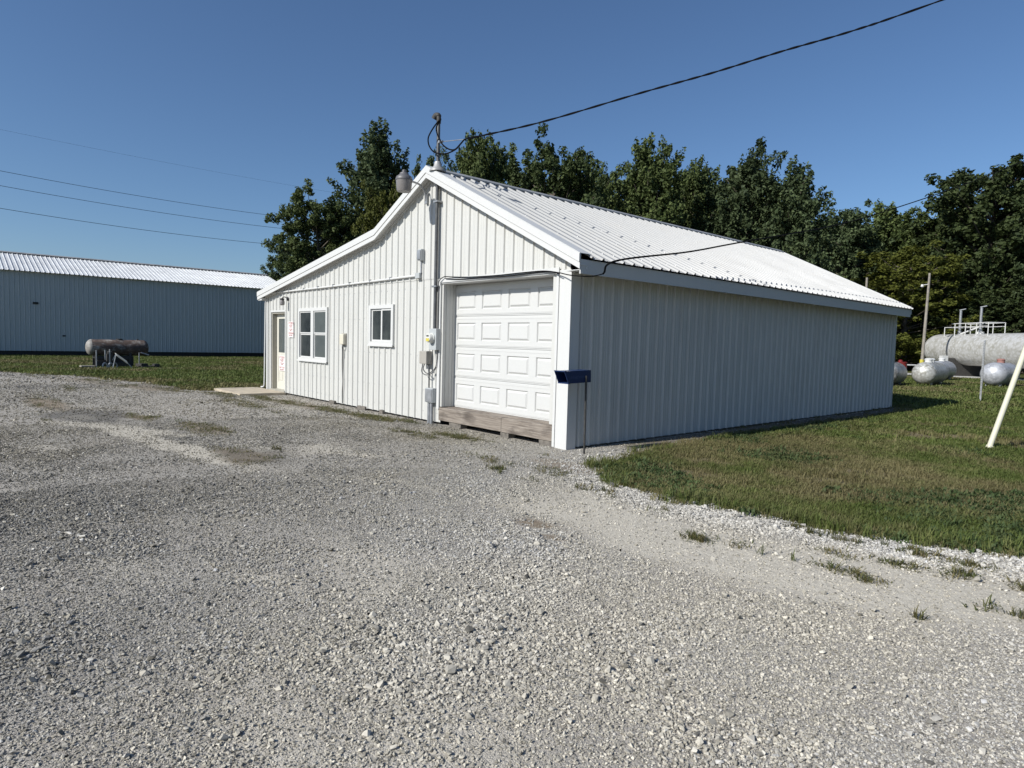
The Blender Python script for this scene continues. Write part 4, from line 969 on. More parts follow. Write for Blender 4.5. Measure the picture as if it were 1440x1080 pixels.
d = Vector((RT.x, RT.y, 0)).normalized()
for k in (-1.1, 0.0, 1.1):
    c = Vector((p2.x, p2.y, 0))+d*k; m = MB(); m.tube([c, c+Vector((0, 0, 0.85))], 0.05, 8); m.build('post', MAT['trim'], e)
m = MB(); c = Vector((p2.x, p2.y, 0.75)); m.tube([c-d*1.6, c+d*1.5], 0.045, 8); m.build('bar', MAT['trim'], e)
p3 = px(1326.5, 511, 40); e = empty('pump_cabinet', (p3.x, p3.y, 0), 'small white upright cabinet standing behind the mottled propane tank', 'cabinet')
Mx_ = Matrix.Translation((p3.x, p3.y, 0)) @ Matrix.Rotation(YAW*-1, 4, 'Z'); m = MB(); m.bbox((-0.19, -0.15, 0.5), (0.19, 0.15, 1.42), 0.02, Mx_); m.build('body', MAT['trim'], e)
m = MB(); m.box((-0.16, -0.12, 0.0), (-0.10, 0.12, 0.5), Mx_); m.box((0.10, -0.12, 0.0), (0.16, 0.12, 0.5), Mx_); m.build('stand', MAT['galv'], e)

# posts and poles
p_ = px(1296, 512, 44); hgt = px(1300.5, 385, 44).z
e = empty('utility_pole', (p_.x, p_.y, 0), 'bare grey wooden utility pole with yellow marker left of the bulk tank', 'utility pole')
m = MB(); m.tube([(p_.x, p_.y, 0), (p_.x+0.05, p_.y+0.03, hgt*0.5), (p_.x+0.1, p_.y+0.06, hgt)], [0.105, 0.09, 0.07], 12); m.build('shaft', MAT['pole_wood'], e)
m = MB(); m.lathe([(0.13, 0), (0.13, 0.3)], (p_.x, p_.y, 0.8), n=12); m.build('marker', MAT['meter_yellow'], e)
m = MB(); m.lathe([(0.04, 0), (0.10, 0.05), (0.07, 0.2)], (p_.x-0.25, p_.y-0.1, hgt-0.95), n=10); m.tube([(p_.x-0.25, p_.y-0.1, hgt-0.8), (p_.x+0.08, p_.y, hgt-0.75)], 0.025, 6); m.build('lamp', MAT['trim'], e)
p_ = px(1219, 395, 50); e = empty('old_pole', (p_.x, p_.y, 0), 'short grey pole top showing above the roof against the trees', 'pole')
m = MB(); m.tube([(p_.x, p_.y, 0), (p_.x, p_.y, p_.z+0.25)], [0.11, 0.08], 10); m.build('shaft', MAT['pole_wood'], e)
e = empty('metal_post', (0.74, 18.79, 0), 'thin grey perforated metal post on the lawn before the lone tank', 'post')
m = MB(); m.box((0.715, 18.77, -0.05), (0.765, 18.775, 2.02)); m.box((0.715, 18.775, -0.05), (0.72, 18.81, 2.02)); m.box((0.76, 18.775, -0.05), (0.765, 18.81, 2.02)); m.build('channel', MAT['galv'], e)
m = MB()
for k in range(32): m.box((0.733, 18.7675, 0.25+k*0.055), (0.747, 18.7695, 0.27+k*0.055))
m.build('punched_holes', MAT['black'], e)
g0 = Vector((3.74, 6.03, -0.03)); g1 = on_plane(1440, 497, 1, 6.9)
dr_ = (g1-g0).normalized()
e = empty('guy_guard', (3.74, 6.03, 0), 'pale yellow guy wire guard leaning up from the lawn at the right edge', 'guy wire')
m = MB(); m.tube([g0, g0+dr_*2.6], 0.042, 12); m.build('sleeve', MAT['yellow_plastic'], e)
m = MB(); m.tube([g0+dr_*0.03-Vector((0, 0, 0.02)), g0+dr_*0.10], 0.062, 10); m.build('foot_collar', MAT['yellow_plastic'], e)
m = MB(); m.tube([g0+dr_*2.5, g0+dr_*10], 0.006, 6); m.build('wire', MAT['galv'], e)

# overhead lines, left
for i, (ya, yb, xb, D0, D1, lab, rad) in enumerate(((245, 311, 420, 31, 42, 'topmost of the three dark overhead wires above the shed', 0.011), (266, 328, 425, 30, 41, 'middle of the three dark overhead wires above the shed', 0.011), (298, 349.5, 410, 29, 40, 'lowest of the three dark overhead wires, just above the shed roof', 0.011), (184, 264, 420, 52, 70, 'faint hair-thin wire high above the three overhead wires', 0.006))):
    a_, b_ = px(0, ya, D0), px(xb, yb, D1); d = b_-a_
    o = MB(); o.tube(sag(a_-d*0.9, b_+d*0.9, 1.3 if i < 3 else 0.9, 60), rad, 5)
    # keep the sag from lowering the visible stretch
    ob = o.build('overhead_wire', MAT['cable']); ob.location.z = 1.0*(1.3 if i < 3 else 0.9)
    tag(ob, lab, 'wire', 'overhead wires on the left')

# ------------------------------------------------------------------ trees
def tree_mesh(seed, style):
    """returns (trunk MB, leaf verts, faces, tint): nominal 16 m tall"""
    r = random.Random(seed); H = 16.0
    tr = MB(); leaves_v = []; tint = []
    spike = style in ('spiky',)
    Rm = {'spiky': 4.2, 'round': 4.8, 'low': 5.2, 'loose': 4.4}[style]
    cb = {'spiky': 0.10, 'round': 0.10, 'low': 0.02, 'loose': 0.14}[style]
    lean = Vector((r.uniform(-0.5, 0.5), r.uniform(-0.5, 0.5), 0))
    path = [Vector((0, 0, -0.2))]+[Vector((lean.x*k*k+r.uniform(-0.15, 0.15), lean.y*k*k+r.uniform(-0.15, 0.15), H*0.9*k)) for k in (0.12, 0.3, 0.5, 0.7, 0.85, 1.0)]
    tr.tube(path, [0.34, 0.28, 0.24, 0.19, 0.13, 0.08, 0.03], 8)
    def at(k):
        f = k/0.9*6; f = min(max(k/0.9, 0), 1)
        ks = [0, 0.12, 0.3, 0.5, 0.7, 0.85, 1.0]
        for i in range(6):
            if f <= ks[i+1]: return path[i].lerp(path[i+1], (f-ks[i])/(ks[i+1]-ks[i]))
        return path[-1]
    def prof(k):
        f = (k-cb)/(1-cb)
        if style == 'low': return Rm*math.sqrt(max(0, 1-(max(f, 0)-0.25)**2/0.60))
        if style == 'spiky': return Rm*(0.62+0.38*math.sin(min(1, f*1.5)*math.pi*0.5))*(1-max(0, f-0.35)/0.65*0.72)
        return Rm*math.sqrt(max(0.02, 1-((f-0.45)/0.58)**2))
    clumps = []
    n = {'spiky': 48, 'round': 58, 'low': 56, 'loose': 38}[style]
    for i in range(n):
        k = cb+(0.97-cb)*((i+r.random())/n)**0.9
        az = i*2.399+r.uniform(-0.5, 0.5); rad = prof(k)*r.uniform(0.72, 1.12)
        rise = {'spiky': 0.75, 'round': 0.25, 'low': 0.12, 'loose': 0.5}[style]+0.6*max(0, k-0.6)
        start = at(max(0.06, k-0.10-0.1*r.random())); d = Vector((math.cos(az), math.sin(az), rise*r.uniform(0.5, 1.3)))
        tip = Vector((start.x, start.y, H*k))+Vector((math.cos(az)*rad, math.sin(az)*rad, 0)); tip.z = max(0.8, tip.z-(0.0 if k > 0.25 else 0.0)); tip.z = min(tip.z, H*1.0)
        midp = start.lerp(tip, 0.5)+Vector((r.uniform(-0.3, 0.3), r.uniform(-0.3, 0.3), -0.25*rise))
        tr.tube([start, midp, tip], [0.09, 0.055, 0.02], 5, False)
        for f in (0.42, 0.62, 0.8, 1.0):
            c = (start.lerp(midp, f*2) if f < 0.5 else midp.lerp(tip, f*2-1))
            for q in range(3 if f > 0.5 else 1):
                off = Vector((r.gauss(0, 1), r.gauss(0, 1), r.gauss(0, 0.6)))*(0.35+0.55*f)*0.7
                dd = (Vector((math.cos(az), math.sin(az), 0))*0.6+Vector((0, 0, rise))+Vector((r.gauss(0, .35), r.gauss(0, .35), r.gauss(0, .2)))).normalized()
                clumps.append((c+off, dd, r.uniform(0.7, 1.15)*(0.8 if f < 1 else 0.75), r.random()))
    if spike:
        for q in range(9): clumps.append((at(0.9)+Vector((r.uniform(-1, 1), r.uniform(-1, 1), r.uniform(-0.5, 2.2))), Vector((r.uniform(-.25, .25), r.uniform(-.25, .25), 1)).normalized(), 0.7, r.random()))
    rs = np.random.RandomState(seed)
    Vs = []; Ts = []
    for (c, dd, sz, tn) in clumps:
        m_ = int((82 if style != 'loose' else 60)*sz/0.8)
        el = 1.9 if spike else 1.15
        g_ = rs.normal(size=(m_, 3)); g_ /= np.linalg.norm(g_, axis=1)[:, None]; g_ *= (rs.rand(m_, 1)**0.45)*sz*0.62
        dn = np.array(dd); al = g_@dn; g_ = g_+np.outer(al*(el-1), dn)
        tpr = np.clip(1-0.55*np.clip(al/(sz*0.62), 0, 1), 0.3, 1) if spike else np.ones(m_)
        perp = g_-np.outer(g_@dn, dn); g_ = np.outer(g_@dn, dn)+perp*tpr[:, None]
        cen = np.array(c)+g_
        nn = g_/(np.linalg.norm(g_, axis=1)[:, None]+1e-6)*0.7+rs.normal(size=(m_, 3))*0.55+np.array([0, 0, 0.35]); nn /= np.linalg.norm(nn, axis=1)[:, None]
        a_ = np.cross(nn, rs.normal(size=(m_, 3))); a_ /= np.linalg.norm(a_, axis=1)[:, None]; b_ = np.cross(nn, a_)
        s_ = rs.uniform(0.07, 0.155, m_)[:, None]
        q4 = np.stack([cen-a_*s_*1.25, cen-b_*s_*0.75+nn*s_*0.18, cen+a_*s_*1.25, cen+b_*s_*0.75-nn*s_*0.10], 1)
        Vs.append(q4.reshape(-1, 3)); Ts.append(np.clip(0.25*tn+0.25+rs.uniform(-0.2, 0.5, m_), 0, 1))
    V_ = np.vstack(Vs); T_ = np.repeat(np.concatenate(Ts), 4)
    F_ = np.arange(len(V_)).reshape(-1, 4)
    return tr, V_, F_, T_
PROTO = {}
def proto(key, seed, style, leafmat):
    tr, V_, F_, T_ = tree_mesh(seed, style)
    me = bpy.data.meshes.new('trunk'); me.from_pydata(tr.v, [], tr.f); me.polygons.foreach_set('use_smooth', [True]*len(tr.f)); me.materials.append(MAT['bark'])
    cr = from_np('crown', V_, F_, MAT[leafmat], {'tint': T_}, False); cm = cr.data; bpy.data.objects.remove(cr)
    PROTO[key] = (me, cm)
def tree(key, x, top, D, hw, label, rot=0.0, group='trees of the wood behind the building', leafmat=None):
    b = px(x, 500, D); zt = px(x, top, D).z
    sz = zt/16.2; sx = hw*D/FPX/{'spiky': 3.7, 'round': 4.3, 'low': 4.7, 'loose': 4.0}[STY[key]]
    e = bpy.data.objects.new('tree', None); COL.objects.link(e); e.location = (b.x, b.y, 0); e.rotation_euler = (0, 0, rot); e.scale = (sx, sx, sz)
    tag(e, label, 'tree', group)
    for nm, me in zip(('trunk', 'crown'), PROTO[key]):
        o = bpy.data.objects.new(nm, me); COL.objects.link(o); o.parent = e
STY = {}
for key, seed, style, lm in (('sp1', 1, 'spiky', 'leaf_green'), ('sp2', 2, 'spiky', 'leaf_blue'), ('sp3', 3, 'spiky', 'leaf_green'), ('sp4', 12, 'spiky', 'leaf_blue'), ('rd1', 4, 'round', 'leaf_green'), ('rd2', 5, 'round', 'leaf_dark'), ('rd3', 6, 'round', 'leaf_blue'),
                             ('lo1', 7, 'low', 'leaf_yellow'), ('lo2', 8, 'low', 'leaf_dark'), ('ls1', 9, 'loose', 'leaf_blue')):
    STY[key] = style; proto(key, seed, style, lm)
tree('rd3', 405, 338, 62, 34, 'leftmost low tree behind the left eave of the building', 0.3)
tree('rd1', 448, 272, 50, 60, 'bushy mid-green tree rising left of the tall pointed tree beside the shed', 1.0)
tree('sp2', 520, 192, 53, 66, 'tall dark pointed tree, tallest left of the gable peak', 0.2)
tree('lo1', 538, 258, 42, 40, 'yellow-green tree top just left of the yard light', 0.5)
tree('ls1', 603, 214, 60, 40, 'small tree top directly behind the roof peak and mast', 0.8)
tree('sp1', 668, 188, 54, 52, 'feathery tree just right of the service mast', 0.1)
tree('rd2', 768, 203, 49, 76, 'dense rounded dark tree, highest behind the ridge', 0.4)
tree('rd1', 832, 238, 55, 46, 'smaller round tree between the dense dark tree and the pointed ones', 2.2)
tree('sp3', 908, 203, 51, 60, 'pointed tree with upright shoots left of centre behind the roof', 0.9)
tree('sp1', 972, 228, 57, 48, 'slim pointed tree between the two larger pointed trees', 1.9)
tree('sp4', 1042, 218, 51, 60, 'broad pointed tree with upswept tips behind the roof', 1.4)
tree('sp2', 1112, 238, 50, 58, 'dark pointed tree at the right end of the tall group', 2.6)
tree('rd3', 1172, 292, 64, 60, 'lower tree right of the tall group, under the sloping cable', 1.1)
tree('sp3', 1235, 294, 68, 62, 'grey-green lower tree in the dip of the tree line', 2.1)
tree('rd1', 1296, 296, 66, 60, 'lower tree in the dip just left of the big dark tree', 0.7)
tree('lo1', 1268, 346, 56, 78, 'broad yellow-green tree behind the utility pole', 1.6)
tree('rd2', 1382, 226, 60, 92, 'big dark tree, highest at the right side', 1.2)
tree('rd2', 1462, 222, 58, 80, 'big dark tree cut by the right edge of the picture', 2.8)
tree('ls1', 1440, 296, 56, 44, 'paler grey-green bough tree at the right edge', 0.2)
tree('lo2', 1345, 400, 57, 66, 'low dark shrubby tree behind the bulk tank left end', 0.6)
tree('lo2', 1435, 390, 57, 76, 'low dark shrubby tree behind the bulk tank at the right edge', 1.7)
FL = ['behind the feathery tree right of the mast', 'between the feathery tree and the dense dark tree', 'behind the dense rounded dark tree', 'filling the gap left of the pointed tree with upright shoots', 'behind the pointed tree with upright shoots', 'behind the slim pointed tree', 'behind the broad pointed tree', 'right behind the end of the tall pointed group', 'behind the lower tree under the sloping cable', 'behind the dip of the tree line', 'at the left flank of the big dark tree', 'behind the big dark tree', 'just past the right picture edge behind the big dark tree', 'farthest right, beyond the picture edge', 'behind the bushy tree left of the tall pointed one', 'low behind the yard light and gable peak']
UL = ['under the lower tree below the sloping cable', 'under the grey-green tree in the dip', 'behind the broad yellow-green tree', 'left behind the bulk tank', 'behind the bulk tank vent stacks', 'at the far right edge']
fills = [(632, 236, 66, 50, 'rd3'), (718, 226, 64, 56, 'rd1'), (806, 244, 66, 56, 'rd3'), (868, 244, 66, 56, 'rd1'), (942, 246, 66, 60, 'rd3'), (1008, 246, 66, 60, 'rd1'), (1082, 262, 66, 60, 'rd3'), (1140, 300, 70, 60, 'rd1'), (1205, 320, 74, 70, 'rd2'), (1270, 318, 74, 70, 'rd3'), (1340, 300, 72, 70, 'rd2'), (1420, 290, 72, 80, 'rd2'), (1500, 250, 70, 90, 'rd2'), (1580, 240, 62, 90, 'rd1'), (480, 300, 64, 56, 'rd2'), (565, 290, 64, 60, 'rd2')]
for i, (x, tp, D, hw, key) in enumerate(fills):
    tree(key, x, tp, D, hw, 'shadowed back row tree '+FL[i], i*0.9, 'back row trees of the wood')
for i, (x, y, h_, w_, key) in enumerate(((14, 62, 1.05, 1.2, 'rd2'), (22, 55, 1.1, 1.2, 'rd1'), (29, 48, 1.0, 1.2, 'rd3'), (35, 41, 1.1, 1.2, 'rd2'), (39, 33, 1.05, 1.2, 'rd1'), (42, 25, 1.0, 1.2, 'rd2'), (44, 16, 1.1, 1.2, 'rd3'), (45, 7, 1.0, 1.2, 'rd1'))):  # unseen trees added to block low sky and darken the side wall
    e = bpy.data.objects.new('tree', None); COL.objects.link(e); e.location = (x, y, 0); e.rotation_euler = (0, 0, i*1.7); e.scale = (w_, w_, h_)
    tag(e, 'unseen tree added to block low sky from the side wall', 'tree', 'added trees out of view that darken the side wall')
    for nm, me in zip(('trunk', 'crown'), PROTO[key]):
        o = bpy.data.objects.new(nm, me); COL.objects.link(o); o.parent = e
for i, x in enumerate((1150, 1215, 1285, 1355, 1430, 1510)):
    tree('lo2', x, 420, 66, 60, 'low dark undergrowth tree '+UL[i], i*1.3, 'undergrowth at the foot of the wood')

# ------------------------------------------------------------------ stones and grass (geometry nodes)
def scatter(name, P, rot, scl, idx, extra, protos, kind_label):
    me = bpy.data.meshes.new(name); me.vertices.add(len(P)); me.vertices.foreach_set('co', np.ascontiguousarray(P, np.float32).ravel())
    a = me.attributes.new('rot', 'FLOAT_VECTOR', 'POINT'); a.data.foreach_set('vector', np.ascontiguousarray(rot, np.float32).ravel())
    a = me.attributes.new('scl', 'FLOAT_VECTOR', 'POINT'); a.data.foreach_set('vector', np.ascontiguousarray(scl, np.float32).ravel())
    a = me.attributes.new('pick', 'INT', 'POINT'); a.data.foreach_set('value', np.ascontiguousarray(idx, np.int32))
    for nm, arr in extra.items():
        if arr.ndim == 2:
            a = me.attributes.new(nm, 'FLOAT_COLOR', 'POINT'); a.data.foreach_set('color', np.ascontiguousarray(arr, np.float32).ravel())
        else:
            a = me.attributes.new(nm, 'FLOAT', 'POINT'); a.data.foreach_set('value', np.ascontiguousarray(arr, np.float32))
    me.update()
    o = bpy.data.objects.new(name, me); COL.objects.link(o); o['kind'] = 'stuff'; o['label'] = kind_label[0]; o['category'] = kind_label[1]
    ng = bpy.data.node_groups.new(name+'_nodes', 'GeometryNodeTree')
    ng.interface.new_socket('Geometry', in_out='INPUT', socket_type='NodeSocketGeometry'); ng.interface.new_socket('Geometry', in_out='OUTPUT', socket_type='NodeSocketGeometry')
    gi = ng.nodes.new('NodeGroupInput'); go = ng.nodes.new('NodeGroupOutput')
    jn = ng.nodes.new('GeometryNodeJoinGeometry')
    for pr in reversed(protos):
        pr.parent = o
        oi = ng.nodes.new('GeometryNodeObjectInfo'); oi.inputs['Object'].default_value = pr; oi.inputs['As Instance'].default_value = True; oi.transform_space = 'ORIGINAL'
        ng.links.new(oi.outputs['Geometry'], jn.inputs[0])
    ip = ng.nodes.new('GeometryNodeInstanceOnPoints'); ip.inputs['Pick Instance'].default_value = True
    def na(nm, ty):
        q = ng.nodes.new('GeometryNodeInputNamedAttribute'); q.data_type = ty; q.inputs['Name'].default_value = nm
        return [s for s in q.outputs if s.enabled and s.name == 'Attribute'][0]
    er = ng.nodes.new('FunctionNodeEulerToRotation')
    ng.links.new(na('rot', 'FLOAT_VECTOR'), er.inputs[0]); ng.links.new(er.outputs[0], ip.inputs['Rotation'])
    ng.links.new(na('scl', 'FLOAT_VECTOR'), ip.inputs['Scale']); ng.links.new(na('pick', 'INT'), ip.inputs['Instance Index'])
    ng.links.new(gi.outputs[0], ip.inputs['Points']); ng.links.new(jn.outputs[0], ip.inputs['Instance']); ng.links.new(ip.outputs[0], go.inputs[0])
    md = o.modifiers.new('scatter', 'NODES'); md.node_group = ng
    return o

rs = np.random.RandomState(11)
stones = []
for k in range(8):
    bm = bmesh.new(); r_ = random.Random(k)
    for i in range(11):
        v = Vector((r_.gauss(0, 1), r_.gauss(0, 1), r_.gauss(0, 1))).normalized()*r_.uniform(0.42, 0.55)
        bm.verts.new((v.x*1.15, v.y*0.85, v.z*0.62))
    res = bmesh.ops.convex_hull(bm, input=bm.verts[:]); loose_ = [v for v in bm.verts if not v.link_faces]; bmesh.ops.delete(bm, geom=loose_, context='VERTS')
    me = bpy.data.meshes.new('stone'); bm.to_mesh(me); bm.free(); me.materials.append(MAT['stone'])
    o = bpy.data.objects.new('stone', me); COL.objects.link(o)
    a = -0.5+k*0.13; o.location = (CAM.x+FW.x*(3.2+0.2*k)+RT.x*a*2, CAM.y+FW.y*(3.2+0.2*k)+RT.y*a*2, 0.06); o.scale = (0.022,)*3; o.rotation_euler = (0.3*k, 0.2*k, k)
    stones.append(o)
camx, camy = CAM.x, CAM.y
def sector(n, r0, r1, half):
    rr = np.sqrt(rs.uniform(r0*r0, r1*r1, n)); th = rs.uniform(-half, half, n)+YAW
    return camx+np.sin(th)*rr, camy+np.cos(th)*rr, rr
PX = []; SC = []; TI = []
for (r0, r1, half, dens, s0, s1, ext) in ((1.6, 4.2, 1.0, 12000, 0.007, 0.021, 0.028), (4.2, 7.5, 0.95, 7200, 0.009, 0.021, 0.032), (7.5, 12.5, 0.9, 2300, 0.012, 0.022, 0.034), (12.5, 22, 0.85, 420, 0.018, 0.034, 0.04), (22, 34, 0.8, 90, 0.03, 0.055, 0.04)):
    area = half*(r1*r1-r0*r0); n = int(area*dens)
    x, y, rr = sector(n, r0, r1, half)
    ok = lot_in(x, y) > -0.06-0.10*rs.rand(n)
    ok &= ~((x < 0.03) & (y > -0.02))
    x, y = x[ok], y[ok]
    du, da, so_, pa, lo = fields(x, y)
    ok = rs.rand(len(x)) < lo
    x, y, du, da, so_, pa = x[ok], y[ok], du[ok], da[ok], so_[ok], pa[ok]
    n = len(x); cl = 0.85+0.35*sstep(0.38, 0.66, vnoise(x, y, 1.6, 3, 33)); s = (s0+(s1-s0)*rs.rand(n)**2.8)*cl; big = rs.rand(n) < 0.03; s[big] *= rs.uniform(1.4, 2.4, big.sum()); s *= 1+0.45*pa
    z = ground_z(x, y)+s*rs.uniform(0.0, 0.32, n)
    PX.append(np.stack([x, y, z], 1)); SC.append(s)
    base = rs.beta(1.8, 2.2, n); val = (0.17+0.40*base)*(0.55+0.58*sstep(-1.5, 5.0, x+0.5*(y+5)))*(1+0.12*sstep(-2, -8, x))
    val = val*(1-0.45*da)+pa*0.08*rs.rand(n); wh = rs.rand(n) < 0.022+0.05*pa; val[wh] = rs.uniform(0.48, 0.62, wh.sum()); dk = rs.rand(n) < 0.05; val[dk] *= 0.45
    warm = np.clip(rs.normal(1.15, 0.35, n)+0.4*du+0.7*sstep(0.5, 0.68, vnoise(x, y, 0.5, 3, 60)), -0.5, 1.6)
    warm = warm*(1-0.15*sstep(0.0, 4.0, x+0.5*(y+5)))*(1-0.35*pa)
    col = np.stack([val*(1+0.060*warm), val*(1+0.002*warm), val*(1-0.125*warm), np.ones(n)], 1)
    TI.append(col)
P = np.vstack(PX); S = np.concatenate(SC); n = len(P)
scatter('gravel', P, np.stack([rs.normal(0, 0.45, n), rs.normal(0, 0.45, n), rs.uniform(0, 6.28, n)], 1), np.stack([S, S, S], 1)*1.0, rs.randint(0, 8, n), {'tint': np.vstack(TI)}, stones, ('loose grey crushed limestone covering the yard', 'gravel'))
print('stones', n)

def tuft(seed, nb, hgt, spread, wid, mat, curl=0.5, nm='grass_tuft'):
    r_ = random.Random(seed); m = MB()
    for i in range(nb):
        az = r_.uniform(0, 6.28); q = r_.random()**0.6*spread; bx_, by_ = math.cos(az)*q, math.sin(az)*q
        az2 = r_.uniform(0, 6.28); h = hgt*r_.uniform(0.5, 1.1); ln = h*curl*r_.uniform(0.3, 1.3); w = wid*r_.uniform(0.7, 1.2)
        d = Vector((math.cos(az2), math.sin(az2), 0)); s_ = Vector((-d.y, d.x, 0))*w/2; b0 = Vector((bx_, by_, 0))
        p1 = b0+d*ln*0.35+Vector((0, 0, h*0.6)); p2 = b0+d*ln+Vector((0, 0, h*(0.95 if ln < h else 0.7)))
        m.add([b0-s_, b0+s_, p1+s_*0.8, p1-s_*0.8, p2], [(0, 1, 2, 3), (3, 2, 4)])
    me = bpy.data.meshes.new(nm); me.from_pydata(m.v, [], m.f); me.materials.append(MAT[mat])
    o = bpy.data.objects.new(nm, me); COL.objects.link(o); return o
gp = [tuft(k, 16, 0.055, 0.06, 0.006, 'grass', 0.8) for k in range(4)] + [tuft(10+k, 22, 0.07, 0.13, 0.014, 'grass', 0.9) for k in range(3)] + [tuft(20+k, 26, 0.085, 0.24, 0.028, 'grass', 0.9) for k in range(3)] + [tuft(30+k, 9, 0.14, 0.05, 0.007, 'grass', 0.6) for k in range(2)]
gp += [tuft(70+k, 20, 0.05, 0.09, 0.022, 'clover', 1.2, 'clover_tuft') for k in range(3)]
for k, o in enumerate(gp): o.location = (3.0+0.25*k, 3.0+0.3*(k % 4), 0.0)
PX = []; SC = []; IX = []; DR = []
def lawn(n, xr, yr, ids, keep, s0=0.8, s1=1.25):
    x = rs.uniform(*xr, n); y = rs.uniform(*yr, n)
    ok = keep(x, y) & (lot_in(x, y) < 0.03*rs.rand(n)) & ~((x > -W-0.1) & (x < 0.02) & (y > -0.05) & (y < L+0.05)) & ~((x > -12.1) & (x < -9.9) & (y > -1.3) & (y < 0.1))
    x, y = x[ok], y[ok]; b = bare_f(x, y); ok = rs.rand(len(x)) > b*0.88; x, y, b = x[ok], y[ok], b[ok]; n = len(x)
    PX.append(np.stack([x, y, np.zeros(n)], 1)); hh = 0.7+0.7*vnoise(x, y, 0.9, 3, 70); s = rs.uniform(s0, s1, n); SC.append(np.stack([s, s, s*hh], 1)); IX.append(rs.choice(ids, n))
    DR.append(np.clip(sstep(0.46, 0.70, vnoise(x, y, 0.45, 4, 71))*0.85+b*0.8+rs.normal(0, 0.18, n), 0, 1))
dist = lambda x, y: np.hypot(x-camx, y-camy)
lawn(52000, (0.3, 12), (-1.6, 6), [0, 1, 2, 3], lambda x, y: dist(x, y) < 13)
lawn(16000, (-1, 16), (4, 14), [4, 5, 6], lambda x, y: dist(x, y) >= 11)
lawn(16000, (-14, 18), (13, 41.5), [7, 8, 9], lambda x, y: dist(x, y) > 10, 0.9, 1.5)
lawn(20000, (-40, -11.5), (-8, 14), [7, 8, 9], lambda x, y: y > -8, 0.8, 1.4)
# taller fringe where the mower misses: lot edge and under the eave
x = rs.uniform(0.6, 12, 60000); y = rs.uniform(-1.8, 5, 60000); sdv = lot_in(x, y); ok = (sdv < 0.02) & (sdv > -0.30) & (rs.rand(60000) < 0.22) & (vnoise(x, y, 1.3, 3, 80) > 0.42)
x, y = x[ok], y[ok]; n = len(x); PX.append(np.stack([x, y, np.zeros(n)], 1)); s = rs.uniform(0.6, 1.1, n); SC.append(np.stack([s, s, s], 1)); IX.append(rs.choice([10, 11], n)); DR.append(rs.uniform(0, 0.35, n))
n = 60000; x = rs.uniform(0.6, 14, n); y = rs.uniform(-1.6, 9, n); sdv = lot_sd(x, y)
dens = sstep(0.50, 0.64, vnoise(x, y, 0.7, 4, 85)+0.16*sstep(1.8, 0.2, -sdv)-0.06)
ok = (sdv < -0.03) & (x > 0.6) & (rs.rand(n) < dens*0.45); x, y = x[ok], y[ok]; n = len(x)
PX.append(np.stack([x, y, np.zeros(n)], 1)); s = rs.uniform(0.6, 1.3, n); SC.append(np.stack([s, s, s*rs.uniform(0.8, 1.6, n)], 1)); IX.append(rs.choice([12, 13, 14], n)); DR.append(rs.uniform(0, 0.3, n))
P = np.vstack(PX); n = len(P)
print('tufts', n)
scatter('lawn_grass', P, np.stack([rs.normal(0, .06, n), rs.normal(0, .06, n), rs.uniform(0, 6.28, n)], 1), np.vstack(SC), np.concatenate(IX), {'dry': np.concatenate(DR)}, gp, ('mown patchy green grass of the lawns', 'grass'))

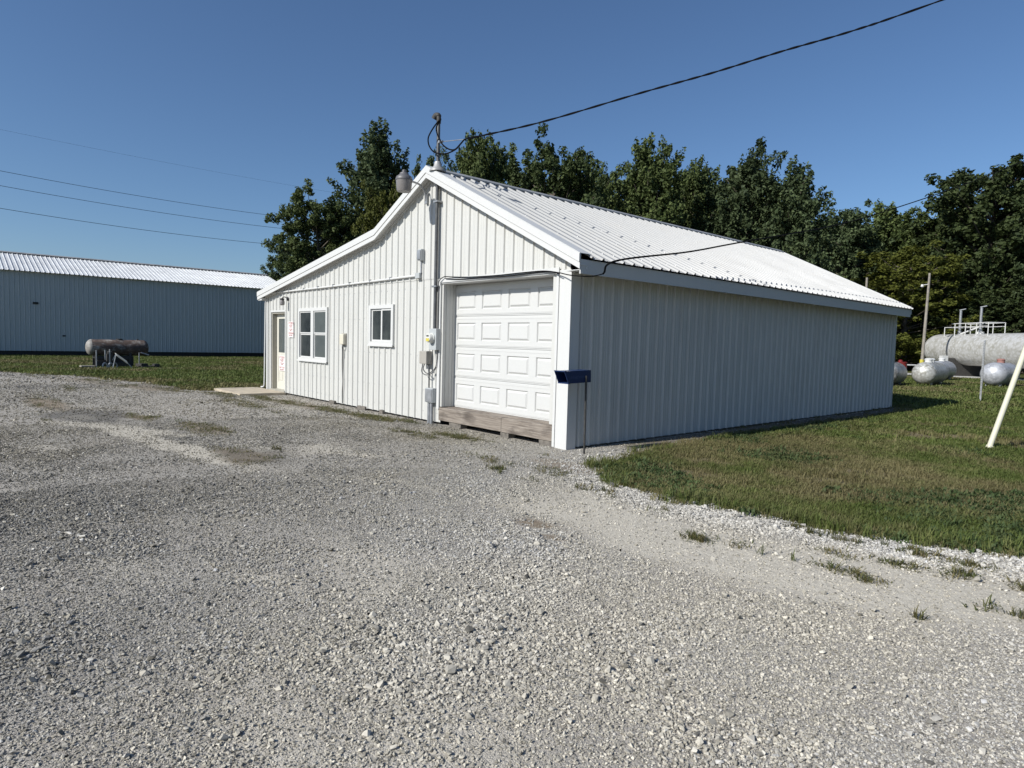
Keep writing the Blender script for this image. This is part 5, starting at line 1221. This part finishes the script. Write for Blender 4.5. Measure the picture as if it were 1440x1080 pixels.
wpz = [tuft(50+k, 13, 0.038, 0.10, 0.008, 'weed', 2.0, 'weed_tuft') for k in range(3)] + [tuft(60+k, 10, 0.085, 0.03, 0.007, 'weed', 0.9, 'weed_tuft') for k in range(3)]
for k, o in enumerate(wpz): o.location = (3.5+0.22*k, -2.25+0.07*(k % 3), 0.03)
PX = []; IX = []; SC = []
SPOTS = [(-1.75, -3.95, 0.75, 0.32, 150, 0), (-1.95, -3.5, 0.12, 0.1, 8, 1), (-4.4, -3.75, 0.95, 0.3, 170, 0), (-4.0, -3.45, 0.4, 0.12, 50, 0), (-9.7, -5.2, 1.8, 0.35, 150, 0), (-6.3, -4.15, 0.8, 0.22, 150, 0), (-6.6, -5.5, 1.0, 0.1, 30, 0),
         (-8.6, -0.9, 1.6, 0.35, 420, 0), (-6.2, -0.7, 1.4, 0.3, 420, 0), (-4.6, -0.55, 0.8, 0.3, 480, 0), (-3.9, -0.25, 0.5, 0.15, 100, 0), (-1.6, -0.65, 0.9, 0.18, 400, 0), (-2.4, -1.1, 0.9, 0.2, 160, 0), (-0.8, -0.9, 0.4, 0.12, 180, 0), (-10.3, -1.6, 1.6, 0.3, 260, 0), (-8, -1.9, 1.5, 0.3, 200, 0), (-6, -1.8, 1.5, 0.3, 120, 0),
         (1.05, -1.35, 0.5, 0.2, 70, 0), (0.2, -1.55, 0.5, 0.2, 60, 0), (0.9, -1.9, 0.5, 0.14, 60, 1), (1.9, -1.65, 0.5, 0.12, 18, 1), (2.7, -1.75, 0.5, 0.12, 20, 1),
         (3.68, -2.3, 0.10, 0.05, 26, 1), (3.95, -2.2, 0.08, 0.03, 6, 0), (4.7, -2.12, 0.22, 0.06, 40, 0), (4.85, -2.2, 0.1, 0.05, 12, 1), (4.45, -1.75, 0.22, 0.05, 22, 0), (4.95, -1.62, 0.25, 0.06, 50, 0), (5.25, -1.5, 0.12, 0.06, 20, 1), (5.6, -1.5, 0.35, 0.10, 60, 0), (5.55, -1.85, 0.1, 0.05, 10, 1), (5.62, -2.1, 0.15, 0.05, 9, 1), (5.3, -2.6, 0.05, 0.03, 5, 1), (5.0, -1.2, 0.5, 0.1, 60, 1), (4.2, -1.3, 0.5, 0.1, 40, 1), (0.5, -0.6, 0.3, 0.12, 30, 1), (-12.8, -2.2, 1.5, 0.3, 200, 0), (-14.5, -2.9, 1.5, 0.3, 120, 0), (-13.5, -4.3, 1.6, 0.15, 60, 0), (-16.5, -3.2, 2.0, 0.4, 220, 0), (-20, -4.4, 2.0, 0.4, 220, 0)]
for (cx, cy, rx, ry, k, tall) in SPOTS:
    th = rs.uniform(0, 6.28, k); q = np.sqrt(rs.rand(k))*rs.uniform(0.6, 1.15, k); x = cx+np.cos(th)*q*rx; y = np.minimum(cy+np.sin(th)*q*ry, -0.06 if cx < 0 else 9)
    ok = (vnoise(x, y, 3.0, 2, 90) > 0.42) & (rs.rand(k) < (0.6 if not tall else 0.9)); x, y = x[ok], y[ok]; n = len(x)
    PX.append(np.stack([x, y, ground_z(x, y)], 1)); IX.append(rs.randint(0, 3, n)+3*(np.ones(n, int)*tall & (rs.rand(n) < 0.6))); s = rs.uniform(0.5, 1.15, n); SC.append(np.stack([s, s, s], 1))
P = np.vstack(PX); n = len(P)
scatter('weeds', P, np.stack([rs.normal(0, .15, n), rs.normal(0, .15, n), rs.uniform(0, 6.28, n)], 1), np.vstack(SC), np.concatenate(IX), {'dry': np.clip(rs.normal(0.42, 0.28, n), 0, 1)}, wpz, ('low weeds sprouting through the gravel', 'weeds'))
